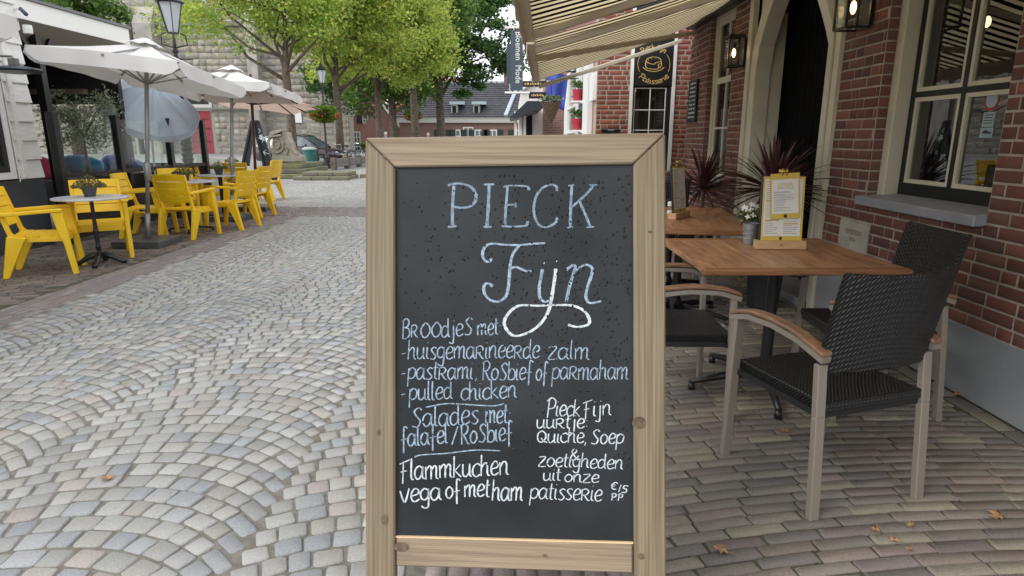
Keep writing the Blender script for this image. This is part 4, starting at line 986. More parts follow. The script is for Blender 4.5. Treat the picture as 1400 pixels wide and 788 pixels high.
# blue flag
fl=thing('blue_banner','blue hanging banner with white lettering and dark leaf print','banner',tuple(onY(760,100,13.0)))
pB=[onY(x,y,13.0) for x,y in ((746,98),(777,103),(771,152),(748,140))]
mb=MB(); n=8; vs=[]
for i in range(n+1):
    for j in range(7):
        s=i/n; u=j/6; p=pB[0].lerp(pB[1],s).lerp(pB[3].lerp(pB[2],s),u); vs.append(p+Vector((0,.05*math.sin(s*9+u),0)))
mb.add(vs,[(i*7+j,i*7+j+1,(i+1)*7+j+1,(i+1)*7+j) for i in range(n) for j in range(6)])
M_blu=mat('blue_flag',(.06,.10,.50),.6,(.09,.15,.6),3,transl=.3); mb.build('cloth',M_blu,fl,smooth=True,world=True,solid=.004)
mb=MB(); mb.bar(pB[0]+Vector((-.05,0,.03)),pB[1]+Vector((.6,0,.03)),.03,.03); mb.build('pole',M_black,fl,world=True)
p=onY(755,112,12.9); text(fl,'KLOMP',frame_M((p.x-fl.location.x+.03,-.1,p.z-fl.location.z),(1,0,0),(0,0,1)),.085,M_white)
# hanging basket
hbk=thing('hanging_basket','cone shaped wicker hanging basket with white flowers on bracket','basket',tuple(onY(753,168,12.0)))
mb=MB(); mb.lathe([(.01,-.02),(.09,.12),(.18,.34),(.19,.36),(.15,.36)],16); mb.build('cone',mat('brown_basket',(.16,.10,.06),.9,(.09,.055,.035),30,bump=.8,bscale=40),hbk)
rr=np.random.default_rng(6); leaves('foliage',hbk,M_fol,np.c_[rr.normal(0,.09,220),rr.normal(0,.09,220),.38+rr.uniform(0,.1,220)],.035,[(.12,.2,.06),(.65,.67,.62),(.1,.16,.05)],2,world=False)
mb=MB(); mb.tube([(0,0,.35),(0,0,.75),(.5,0,.78)],.012,6); mb.build('bracket',M_black,hbk)
# projecting dark signs
for px0,px1,y0,y1,Y,lab in ((712,747,111,119,15.0,'upper small black projecting sign with gold lettering'),(723,747,126,135,16.2,'lower small black projecting sign with gold lettering')):
    a=onY(px0,y1,Y); b=onY(px1,y0,Y); t=thing('projecting_sign',lab,'sign',((a.x+b.x)/2,Y,a.z),0,'black projecting signs in the side street')
    mb=MB(); mb.box(a.x,b.x,Y-.03,Y+.03,a.z,b.z); mb.box(b.x,b.x+.5,Y-.02,Y+.02,a.z+.03,a.z+.06); mb.build('board',M_black,t,bev=.01,world=True)
    mb=MB(); n=7; w=(b.x-a.x)
    for i in range(n): mb.box(a.x+w*(.15+.1*i),a.x+w*(.15+.1*i)+w*.06,Y-.034,Y-.031,a.z+(b.z-a.z)*.35,a.z+(b.z-a.z)*(.6+.1*(i%2)))
    mb.build('lettering',M_gold,t,world=True)
# white gabled building + brick strip
YB=19.0
wbld=thing('white_plastered_building','tall white plastered building with dark canopy at street corner','building',(onY(730,188,YB).x+1,YB,0))
x0=onY(712,188,YB).x; x1=onY(746,188,YB).x
zt=onY(725,97,YB).z
mb=MB(); mb.prism([(x0,0),(x1+3,0),(x1+3,zt-.3),(x1,zt),(x1-.35,zt+.15),(x0+.35,zt-.2),(x0,zt-.6)],YB,YB+8,'Y'); mb.build('wall',M_white,wbld,world=True)
mb=MB(); mb.bar((x0-.05,YB-.05,zt-.55),(x0+.5,YB-.05,zt-.12),.1,.12); mb.bar((x0+.5,YB-.05,zt-.05),(x1+.2,YB-.05,zt+.06),.1,.12); mb.build('cornice',M_white,wbld,world=True)
a=onY(697,163,YB-2.5); b=onY(724,141,YB-2.5)
mb=MB(); mb.prism([(a.x,a.z),(a.x+.12,a.z),(b.x+.3,b.z-.16),(b.x+.3,b.z),(a.x+.42,b.z)],YB-3.4,YB-.05,'Y'); mb.build('canopy',mat('dark_blue_canopy',(.02,.025,.035),.5),wbld,world=True)
for i,px_ in enumerate((703,709,715)):
    X=onY(px_,188,YB-1.5).x; mb=MB(); mb.box(X,X+.07,YB-2,YB-1.9,0,a.z+.2); mb.build('door_post',M_white,wbld,world=True)
mb=MB(); mb.box(x0+.05,x1-.4,YB-.02,YB-.001,0,2.3); mb.build('shop_window',M_dark,wbld,world=True)
bb=thing('pink_brick_gable','narrow strip of pinkish brick gable between white buildings','building',(onY(760,188,18).x+.4,18,0))
mb=MB(); mb.box(onY(744,188,18).x,onY(744,188,18).x+4,18,22,0,4.4); mb.build('wall',brickmat('pink_brick_strip',(.34,.19,.16),(.28,.15,.13),(.42,.38,.34)),bb,world=True)
# vertical shop banner
vb=thing('vertical_shop_banner','dark grey vertical banner reading Bloemen Mode beside the awning','banner',tuple(onY(705,130,11.5)))
a=onY(698,124,11.5); b=onY(715,42,11.5)
mb=MB(); mb.box(a.x,b.x,11.48,11.52,a.z,b.z); mb.build('panel',mat('slate_blue_panel',(.05,.075,.10),.5),vb,world=True,bev=.003)
a2=onY(693,128,11.56); b2=onY(702,60,11.56); mb=MB(); mb.box(a2.x,a2.x+(b2.x-a2.x),11.56,11.6,a2.z,b2.z); mb.build('rear_panel',mat('slate_blue_panel_rear',(.05,.075,.10),.5),vb,world=True)
mb=MB()
for py in (38,127): p=onY(705,py,11.5); mb.tube([(a.x-.1,11.5,p.z),(b.x+.12,11.5,p.z)],.018,8)
mb.build('bracket',M_white,vb,world=True)
p=onY(708.5,79,11.47); text(vb,'Bloemen  Mode',frame_M((p.x-vb.location.x,-.022,p.z-vb.location.z),(0,0,-1),(1,0,0)),.150,M_white,sx=.88)
p=onY(698.5,122,11.47); text(vb,'ode',frame_M((p.x-vb.location.x,.057,p.z-vb.location.z+.02),(0,0,-1),(1,0,0)),.12,M_white,sx=.85)
# ================================================= YELLOW CHAIRS
def yellow_chair():
    t=thing('yellow_armchair','x','chair')
    for i in range(4):
        y0=-.20+i*.112; mb=MB(); z=.425+.004*(i==0)-.006*i*.5; mb.prism([(y0+.001,z-.022),(y0+.110,z-.022),(y0+.110,z-.004),(y0+.10,z+.002),(y0+.006,z+.004)],-.225,.225,'X'); mb.build('seat_slat',M_yel,t,bev=.002)
    mb=MB(); mb.prism([(-.20,.400),(.235,.395),(.262,.375),(.262,.33),(.235,.345),(-.2,.36)],-.235,-.205,'X'); mb.prism([(-.20,.400),(.235,.395),(.262,.375),(.262,.33),(.235,.345),(-.2,.36)],.205,.235,'X'); mb.box(-.205,.205,.236,.262,.335,.398); mb.build('seat_frame',M_yel,t,bev=.004)
    for i in range(4):
        z0=.515+i*.098; f=lambda z:-.20-(z-.42)*.25
        mb=MB(); n=8; vs=[]
        for z,o in ((z0,.010),(z0+.093,.0)):
            for off in (0,-.016):
                for k in range(n+1):
                    s=-1+2*k/n; vs.append((s*.235,f(z)+o+off+.0-.03*(1-s*s),z))
        m=n+1; fs=[]
        for k in range(n): fs+=[(k,k+1,2*m+k+1,2*m+k),(m+k,m+k+1,3*m+k+1,3*m+k),(k,k+1,m+k+1,m+k),(2*m+k,2*m+k+1,3*m+k+1,3*m+k)]
        for k in (0,n): fs.append((k,2*m+k,3*m+k,m+k))
        mb.add(vs,fs); mb.build('back_slat',M_yel,t,bev=.003)
    for s in (-1,1):
        x0,x1=sorted((s*.235,s*.285))
        mb=MB(); mb.prism([(-.185,.30),(-.225,.42),(-.335,.90),(-.298,.90),(-.19,.46),(-.16,.42)],*sorted((s*.222,s*.262)),'X'); mb.build('back_post',M_yel,t,bev=.006)
        mb=MB(); mb.prism([(.165,.655),(.262,.655),(.325,0),(.272,0),(.232,.33),(.20,.42)],x0,x1,'X'); mb.build('leg',M_yel,t,bev=.007)
        mb=MB(); mb.prism([(-.235,.43),(-.07,.405),(-.10,.36),(-.27,0),(-.325,0),(-.262,.30)],x0,x1,'X'); mb.build('leg',M_yel,t,bev=.007)
        mb=MB(); mb.prism([(-.275,.625),(.262,.657),(.262,.682),(.23,.69),(-.27,.662)],*sorted((s*.228,s*.298)),'X'); mb.build('armrest',M_yel,t,bev=.006)
    return t
yc=yellow_chair(); yc['group']='yellow plastic armchairs on the left terrace'
SPOT=[((-4.98,6.60),-64,'leftmost yellow plastic armchair with slatted back in front of dark wall base'),
((-4.92,7.50),-146,'yellow plastic armchair behind the nearest marble table and its pot plant'),
((-5.30,9.15),-78,'yellow plastic armchair between the nearest marble table and first parasol pole'),
((-4.66,9.05),-10,'yellow plastic armchair seen from behind just right of the first parasol pole'),
((-4.42,9.95),82,'yellow plastic armchair on the right side of the second marble table'),
((-5.45,10.35),-150,'yellow plastic armchair behind second marble table on its left'),
((-5.75,11.75),-110,'yellow plastic armchair behind second marble table near the white panel'),
((-4.72,11.45),84,'yellow plastic armchair right of the second parasol pole'),
((-5.72,13.3),10,'orange shaded yellow armchair back seen beside the dark red parasol mast'),
((-5.62,14.5),84,'furthest yellow plastic armchair at the right end of the terrace')]
for i,((x,y),rz,lab) in enumerate(SPOT):
    if i==0: yc.location=(x,y,0); yc.rotation_euler=(0,0,R(rz)); yc['label']=lab
    else: dup(yc,(x,y,0),R(rz),lab)
# round tables
def rtable(label,x,y,r,castiron,z=.76):
    t=thing('round_table',label,'table',(x,y,0),R(20),'round cafe tables on the left terrace')
    mb=MB(); mb.lathe([(r-.012,z-.022),(r,z-.016),(r,z-.004),(r-.01,z)],40); mb.build('tabletop',M_marble,t)
    mb=MB()
    if castiron: mb.lathe([(.05,.08),(.03,.12),(.022,.16),(.03,.2),(.022,.24),(.026,.36),(.032,.38),(.024,.40),(.02,.5),(.02,z-.03),(.09,z-.025),(.09,z-.0225)],14)
    else: mb.tube([(0,0,.06),(0,0,z-.023)],.035,12)
    mb.build('column',M_castiron,t)
    for q in range(4):
        a=q*PI/2; c,s=math.cos(a),math.sin(a); mb=MB()
        if castiron: mb.tube([(.03*c,.03*s,.11),(.12*c,.12*s,.085),(.2*c,.2*s,.03),(.26*c,.26*s,.02)],[.034,.03,.024,.03],8)
        else: mb.tube([(0,0,.07),(.3*c,.3*s,.045)],.014,8); mb.lathe([(.02,0),(.022,.03)],8,(.3*c,.3*s,0))
        mb.build('foot',M_castiron,t,smooth=True)
    return t
TB=[((-4.66,7.0),.37,True,'nearest round marble table on ornate cast iron foot'),((-4.93,9.62),.40,False,'second round marble table with yellow chairs all round it'),((-5.15,11.25),.38,False,'third round table just left of the second parasol pole'),((-6.25,14.3),.38,False,'furthest white round table beside the dark red parasol mast')]
M_pp=mat('dark_pot',(.06,.065,.075),.5)
PL=['heather like pot plant on the nearest marble table','green pot plant on the second marble table','green pot plant on the third round table','small pot plant on the furthest white table']
for i,((x,y),r,ci,lab) in enumerate(TB):
    rtable(lab,x,y,r,ci)
    t=thing('pot_plant',PL[i],'plant',(x-.03,y+.04,.761),0,'pot plants on the round tables')
    mb=MB(); mb.lathe([(.055,0),(.078,.10),(.08,.105),(.07,.105)],16); mb.build('pot',M_pp,t)
    rr=np.random.default_rng(i+40); n=520; a=rr.uniform(0,6.28,n); rad=.17*np.sqrt(rr.random(n)); C=np.c_[rad*np.cos(a),rad*np.sin(a),.10+rr.uniform(0,.14,n)*(1.15-rad/.17)]
    leaves('foliage',t,M_fol,C,.016,[(.16,.16,.06),(.20,.19,.08),(.25,.17,.11),(.12,.13,.05)] if i==0 else [(.14,.17,.04),(.19,.20,.05),(.10,.13,.03),(.30,.24,.08)],i,world=False)
# ================================================= PARASOLS
def parasol(label,base,C,apex,m,valance,pole_m,pr,slab,ribs=True,vent=True,crank=True,seed=0):
    t=thing('parasol',label,'parasol',(base[0],base[1],0),0,'large parasols over the left terrace')
    C=[Vector(c) for c in C]; A=Vector(apex); n=len(C); cen=sum(C,Vector())/n
    mb=MB(); ne=10; nr=6; rim=[]
    for i in range(n):
        a,b=C[i],C[(i+1)%n]; vs=[]
        for k in range(ne+1):
            u=k/ne; e=a.lerp(b,u); sag=4*u*(1-u)
            e=e+(cen-e)*(.035*sag)+Vector((0,0,.02*sag)); rim.append((e,a,b,u)) if k<ne else None
            for j in range(nr+1):
                s=j/nr; p=A.lerp(e,s); p.z-=.07*math.sin(PI*s)*(.35+.65*sag); vs.append(p)
        mb.add(vs,[(k*(nr+1)+j,k*(nr+1)+j+1,(k+1)*(nr+1)+j+1,(k+1)*(nr+1)+j) for k in range(ne) for j in range(nr)])
    mb.build('canopy',m,t,world=True,smooth=True)
    if valance:
        mb=MB()
        for i in range(n):
            a,b=C[i],C[(i+1)%n]; o=((a+b)/2-cen); o.z=0; o.normalize(); vs=[]; m2=24
            for k in range(m2+1):
                u=k/m2; sag=4*u*(1-u); e=a.lerp(b,u); e=e+(cen-e)*(.035*sag)+Vector((0,0,.02*sag))
                d=valance*(1-.55*max(0,1-abs(u-.0)*16)-.55*max(0,1-abs(u-1)*16)) 
                w=o*(.02+.015*math.sin(u*19+i*2+seed)); vs+=[e+Vector((0,0,.001)),e+w*.5+Vector((0,0,-d*.5)),e+w+Vector((0,0,-d))]
            mb.add(vs,[(3*k+j,3*k+j+1,3*k+j+4,3*k+j+3) for k in range(m2) for j in range(2)])
        mb.build('valance',m,t,world=True,smooth=True)
    if vent:
        mb=MB(); vs=[A+Vector((0,0,.07))]; q=16
        for k in range(q):
            a=C[k*n//q].lerp(C[(k*n//q+1)%n],(k*n/q)%1); p=A+(a-A)*.19+Vector((0,0,.02+.015*(k%2))); vs.append(p)
        mb.add(vs,[(0,k+1,(k+1)%q+1) for k in range(q)]); mb.build('vent_cap',m,t,world=True,solid=.004)
    B=Vector((base[0],base[1],.06)); 
    mb=MB(); mb.tube([B,B.lerp(A,.5),A+Vector((0,0,.08))],pr,12); mb.build('pole',pole_m,t,world=True,smooth=True)
    hub=B.lerp(A,.80)
    for i in range(n*2):
        a=C[(i//2)%n]; e=a if i%2==0 else (a+C[(i//2+1)%n])/2
        mb=MB(); top=A.lerp(e,.12); mb.bar(top+Vector((0,0,-.05)),e+Vector((0,0,-.02)),.018,.022); mid=A.lerp(e,.55)+Vector((0,0,-.07)); mb.bar(hub,mid,.014,.016); mb.build('rib',pole_m,t,world=True)
    if crank:
        p=B.lerp(A,.36); mb=MB(); mb.tube([p-Vector((0,0,.13)),p-Vector((0,0,.1)),p+Vector((0,0,.1)),p+Vector((0,0,.13))],[pr,pr*1.7,pr*1.7,pr],12); mb.tube([p,p+Vector((-.05,-.07,0))],.012,6); mb.build('crank_box',pole_m,t,world=True,smooth=True)
        mb=MB(); q=B.lerp(A,.16)
        for dz in (0,-.1): mb.tube([q+Vector((0,0,dz)),q+Vector((-.075,-.03,dz))],.014,8); mb.tube([q+Vector((-.07,-.03,dz-.015)),q+Vector((-.07,-.03,dz+.015))],.022,8)
        mb.build('clamp_knob',M_black,t,world=True)
    mb=MB(); mb.tube([(base[0],base[1],.05),(base[0]+(A.x-base[0])*.13,base[1]+(A.y-base[1])*.13,.42)],pr*1.25,12); mb.build('sleeve',pole_m,t,world=True,smooth=True)
    for sx_ in (-1,1):
        for sy in (-1,1):
            mb=MB(); mb.cb((base[0]+sx_*slab/4,base[1]+sy*slab/4,.045),(slab/2-.004,slab/2-.004,.085)); mb.build('base_slab',M_gran,t,world=True,bev=.006)
    return t
parasol('nearest full ecru parasol on grey pole over the first yellow chairs',(-4.87,8.33),[(-3.77,9.28,2.08),(-5.50,9.31,2.27),(-5.52,7.57,2.42),(-3.79,7.54,2.24)],(-4.62,8.46,2.56),M_canv,.17,M_steel,.026,.62)
parasol('second ecru parasol on grey pole further along the terrace',(-4.88,10.95),[(-3.96,12.31,2.14),(-5.77,12.21,2.17),(-5.67,10.4,2.28),(-3.86,10.5,2.25)],(-4.81,11.38,2.54),M_canv,.15,M_steel,.026,.56,seed=2)
parasol('furthest salmon lined parasol on dark red wooden mast',(-5.05,12.5),[(-3.75,12.82,1.93),(-4.62,13.8,1.86),(-5.86,13.61,2.0),(-6.35,12.45,2.21),(-5.5,11.47,2.27),(-4.26,11.66,2.13)],(-5.02,12.69,2.50),M_canv2,0,M_mahog,.028,.55,vent=False,crank=False)
c=onZ(24,24,2.2)
parasol('parasol whose pale corner pokes in at the left picture edge',(c.x-.9,c.y-.9),[(c.x,c.y,2.2),(c.x-1.75,c.y,2.22),(c.x-1.75,c.y-1.75,2.25),(c.x,c.y-1.75,2.22)],(c.x-.87,c.y-.87,2.62),M_canv,.17,M_steel,.026,.76,seed=5)
# tilted blue-grey parasol
bu=thing('round_parasol','tilted blue grey round garden parasol with scalloped rim behind the glass screen','parasol',(-6.75,11.6,0))
ctr=onY(205,145,11.4); ax_=Vector((.47,-.42,.74)).normalized(); u_=ax_.cross(Vector((0,1,0))).normalized(); v_=ax_.cross(u_); Rr=.80; n=48
mb=MB(); vs=[]
for j in range(9):
    s=j/8
    for k in range(n):
        a=2*PI*k/n; g_=abs(math.sin(a*4)); sc=1-.06*g_*s; vs.append(ctr+(u_*math.cos(a)+v_*math.sin(a))*Rr*s*sc+ax_*(.44*(1-s**1.7)-.02-.11*g_**.7*math.sin(PI*s*.8)))
mb.add(vs,[(j*n+k,j*n+(k+1)%n,(j+1)*n+(k+1)%n,(j+1)*n+k) for j in range(8) for k in range(n)]); mb.build('canopy',M_blue,bu,world=True,smooth=True)
mb=MB(); vs=[]
for k in range(n*2+1):
    a=2*PI*k/(n*2); d=.13*(.55+.45*abs(math.sin(a*4))); sc=1-.05*abs(math.sin(a*4)); e=ctr+(u_*math.cos(a)+v_*math.sin(a))*Rr*sc-ax_*.02; vs+=[e,e-ax_*d+(u_*math.cos(a)+v_*math.sin(a))*.02]
mb.add(vs,[(2*k,2*k+1,2*k+3,2*k+2) for k in range(n*2)]); mb.build('valance',M_blue,bu,world=True,smooth=True)
for k in range(8):
    a=2*PI*k/8; mb=MB(); mb.bar(ctr+ax_*.36,ctr+(u_*math.cos(a)+v_*math.sin(a))*Rr*.98-ax_*.04,.008,.008); mb.build('rib',M_white,bu,world=True)
mb=MB(); mb.tube([ctr+ax_*.52,ctr-ax_*.1,(ctr.x-.15,ctr.y+.1,0)],.018,8); mb.build('pole',M_white,bu,world=True); mb=MB(); mb.tube([ctr+ax_*.41,ctr+ax_*.5],[.03,.012],8); mb.build('finial',M_black,bu,world=True)
# ================================================= LEFT HOUSE
XL_=-6.2
lh=thing('white_boarded_house','white painted lap boarded house with dark grey base at left edge','house',(XL_,6,0))
M_board=mat('white_lap_board',(.82,.81,.77),.55,(.72,.71,.67),5,bump=.3,bscale=14,stretch=(1,1,4))
mb=MB(); mb.box(XL_-5,XL_-.02,1.5,8.35,0,4.2); mb.build('wall',M_dark,lh,world=True)
mb=MB(); mb.box(XL_-.02,XL_+.03,1.5,8.40,0,.88); mb.box(XL_-5,XL_-.02,8.35,8.4,0,.88); mb.build('plinth',mat('slate_grey_plinth',(.055,.062,.075),.6,(.04,.045,.055),3),lh,world=True)
k=0; z=.9
while z<4.1:
    for (ya,yb) in ((1.5,4.0),(4.0,6.2),(6.2,8.42)):
        segs=[(ya,yb)]
        if z<2.6 and yb>6.2: segs=[(8.0,8.42)]
        for a,b in segs:
            off=rg.uniform(-.004,.004)
            mb=MB(); mb.prism([(XL_-.02,z),(XL_+.030+off,z-.014),(XL_+.034+off,z-.008),(XL_+.002,z+.253),(XL_-.02,z+.253)],a+.002,b-.002,'Y'); mb.build('lap_board',M_board,lh,world=True)
    z+=.235; k+=1
M_pl=mat('painted_white_brick',(.62,.61,.57),.7,(.52,.51,.47),6,bump=.6,bscale=9)
mb=MB(); mb.box(XL_-.02,XL_+.050,8.05,8.12,.9,4.1); mb.build('corner_strip',M_board,lh,world=True,bev=.004)
mb=MB(); mb.tube([(XL_+.06,7.95,.86),(XL_+.06,7.93,4.0)],.006,6); mb.build('cable',M_board,lh,world=True)
wn=bpy.data.objects.new('window',None); COL.objects.link(wn); wn.parent=lh
mb=MB(); mb.box(XL_-.01,XL_+.05,5.6,7.93,.90,.98); mb.box(XL_-.01,XL_+.05,7.86,7.93,.98,2.7); mb.build('casing',M_white,wn,world=True)
mb=MB(); mb.box(XL_-.01,XL_+.035,5.7,7.855,.985,1.06); mb.box(XL_-.01,XL_+.035,7.78,7.855,1.06,2.6); mb.box(XL_-.01,XL_+.035,6.7,6.78,1.06,2.6); mb.box(XL_-.01,XL_+.035,5.7,7.855,2.6,2.68); mb.build('frame',M_black,wn,world=True)
mb=MB(); mb.box(XL_-.001,XL_+.004,5.7,7.78,1.06,2.6); mb.build('pane',M_glass,wn,world=True)
mb=MB(); mb.box(XL_-.018,XL_-.012,5.7,7.8,1.06,2.6); mb.build('blind',mat('pale_green_blind',(.42,.48,.40),.8),wn,world=True)
hd=thing('dish_lamp','flat dark dish shaped outdoor lamp on arm on the white boarded wall','lamp',tuple(onX(22,95,XL_+.45)))
mb=MB(); mb.lathe([(.02,.05),(.06,.045),(.24,.01),(.27,-.01),(.25,-.03),(.10,-.05),(.02,-.055)],28); mb.build('shade',mat('dark_navy_metal',(.02,.03,.05),.3),hd,smooth=False)
mb=MB(); mb.tube([(0,0,.04),(-.02,0,.14),(-.45,0,.16)],.014,8); mb.box(-.06,.03,-.03,.03,.04,.12); mb.build('arm',M_steel,hd)
cm=thing('security_camera','small dark tube shaped camera on white wall above the dish lamp','camera',tuple(onX(32,16,XL_+.12)))
mb=MB(); mb.tube([(-.03,.0,.03),(.10,-.10,-.05)],.024,12); mb.build('body',mat('dark_blue_grey',(.05,.06,.10),.4),cm,smooth=True); mb=MB(); mb.lathe([(.05,-.25),(.055,-.2),(.05,-.15)],14,(-.02,.05,0)); mb.build('junction_box',M_white,cm); mb=MB(); mb.tube([(-.12,0,.03),(-.03,0,.03)],.015,8); mb.build('bracket',M_white,cm)
# pavilion with white fascia
pv=thing('terrace_pavilion','black timber pavilion with white fascia and open front beside white house','pavilion',(XL_-2,9.6,0))
mb=MB(); mb.box(XL_-5,XL_,8.425,10.86,2.86,3.10); mb.build('fascia',mat('white_fascia',(.84,.84,.80),.5),pv,world=True)
mb=MB(); mb.box(XL_-5,XL_+.03,8.42,10.9,3.105,3.14); mb.build('roof_edge',mat('lead_grey_edge',(.16,.16,.18),.5),pv,world=True)
mb=MB(); mb.prism([(XL_-.01,2.855),(XL_-.5,2.60),(XL_-.5,2.855)],8.43,10.8,'Y'); mb.build('soffit',mat('beige_soffit',(.32,.30,.25),.7),pv,world=True)
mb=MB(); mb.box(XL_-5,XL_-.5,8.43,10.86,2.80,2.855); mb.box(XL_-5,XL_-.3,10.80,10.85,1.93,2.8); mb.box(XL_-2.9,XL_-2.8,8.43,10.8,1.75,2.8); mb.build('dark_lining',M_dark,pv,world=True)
mb=MB(); mb.box(XL_-4.9,XL_-.7,10.6,10.7,2.08,2.16); mb.build('timber_beam',mat('brown_beam',(.17,.12,.08),.7),pv,world=True)
for x,y in ((XL_-.25,9.05),(XL_-.25,10.75)):
    mb=MB(); mb.box(x-.05,x+.05,y-.05,y+.05,0,2.85); mb.build('post',M_black,pv,world=True)
    for s in (-1,1): mb=MB(); mb.bar((x,y,2.35),(x,y+s*.35,2.8),.05,.05,up=(1,0,0)); mb.build('brace',M_black,pv,world=True)
mb=MB(); mb.box(XL_-1.0,XL_-.95,8.8,9.4,2.1,2.55); mb.build('screen',M_black,pv,world=True)
# fence of glass and boards
gf=thing('glass_terrace_screen','glass terrace screen with black posts and dark boarded base on left','screen',(-5.95,10.5,0))
PY=[8.42,9.74,11.2,12.45]; XF=-5.95
for y in PY: mb=MB(); mb.box(XF-.05,XF+.05,y-.05,y+.05,0,1.72); mb.build('post',M_black,gf,world=True,bev=.004)
M_dk=mat('dark_brown_board',(.035,.028,.024),.6,(.02,.017,.015),6)
for a,b in zip(PY,PY[1:]):
    mb=MB(); mb.box(XF-.008,XF+.008,a+.06,b-.06,.93,1.66); mb.build('pane',M_clear,gf,world=True)
    mb=MB(); mb.box(XF-.035,XF+.035,a+.052,b-.052,.87,.925); mb.box(XF-.03,XF+.03,a+.052,b-.052,.06,.12); mb.build_each('rail',M_dk,gf,world=True)
    for k in range(3): mb=MB(); mb.box(XF-.015+.004*k,XF+.012+.004*k,a+.053,b-.053,.125+k*.16,.275+k*.16); mb.build('board',M_dk,gf,world=True)
y=PY[-1]
for x in (-7.4,-8.8): mb=MB(); mb.box(x-.05,x+.05,y-.05,y+.05,0,1.72); mb.build('post',M_black,gf,world=True)
mb=MB(); mb.box(-8.75,-6.0,y-.01,y+.01,.93,1.66); mb.build('pane',M_clear,gf,world=True); mb=MB(); mb.box(-8.75,-6.0,y-.03,y+.03,.1,.92); mb.build('board',M_dk,gf,world=True)
# lounge things behind the glass
for (x,y,z,r,c_,lab) in ((-7.35,9.9,.92,(.32,.25,.2),(.50,.04,.12),'crimson cushion behind the glass screen'),(-7.1,10.6,.95,(.34,.2,.16),(.04,.22,.38),'teal blue cushion heap behind the glass screen'),(-6.9,11.3,.95,(.30,.2,.15),(.10,.14,.35),'violet blue cushion behind glass screen right of olive tree'),(-7.2,12.0,.93,(.30,.16,.10),(.05,.25,.38),'flat turquoise cushion near the street lamp foot')):
    mb=MB(); mb.ell((0,0,0),r,14,8); o=mb.build('cushion',mat('cloth_'+lab.split()[0],c_,.8),smooth=True); o.location=(x,y,z); o.rotation_euler=(.3,.2,.5); tag(o,lab,'cushion')
bn=thing('lounge_bench','low dark lounge bench carrying bright cushions behind the glass','bench',(-7.2,10.8,0))
mb=MB(); mb.box(-.35,.35,-1.7,1.6,.3,.78); mb.build('seat',M_dk,bn,bev=.02)
for dy in (-1.5,1.4): mb=MB(); mb.box(-.3,.3,dy,dy+.08,0,.3); mb.build('leg',M_dk,bn)
# white folded panel chair
wp=thing('folding_screen','small white folded screen standing behind the second parasol pole','panel',(-6.2,12.9,0)); mb=MB(); mb.bar((0,0,0),(.12,.05,1.0),.55,.02,up=(0,1,0)); mb.build('panel',M_white,wp)
# olive tree
ot=thing('olive_tree','small olive tree with silvery foliage behind the glass screen','tree',(-6.75,10.15,0))
mb=MB(); mb.tube([(0,0,.4),(.03,0,1.0),(0,.03,1.55)],[.03,.022,.014],8)
for k in range(7): a=k*.9; mb.tube([(0,.02,1.35+.03*k),(.25*math.cos(a),.25*math.sin(a),1.75),(.42*math.cos(a),.42*math.sin(a),1.9)],[.01,.007,.003],5)
mb.build('trunk',M_bark,ot)
mb=MB(); mb.lathe([(.2,0),(.25,.45),(.22,.45)],16); mb.build('pot',M_pp,ot)
rr=np.random.default_rng(9); cl=[(.42*math.cos(k*.9)*rr.uniform(.4,1.15),.42*math.sin(k*.9)*rr.uniform(.4,1.1),rr.uniform(1.30,1.98)) for k in range(26)]; C=np.concatenate([np.array(c)+rr.normal(0,(.09,.09,.08),(120,3)) for c in cl])
leaves('crown',ot,M_fol,C,.034,[(.32,.37,.22),(.42,.46,.32),(.22,.28,.13)],9,asp=.3,world=False)
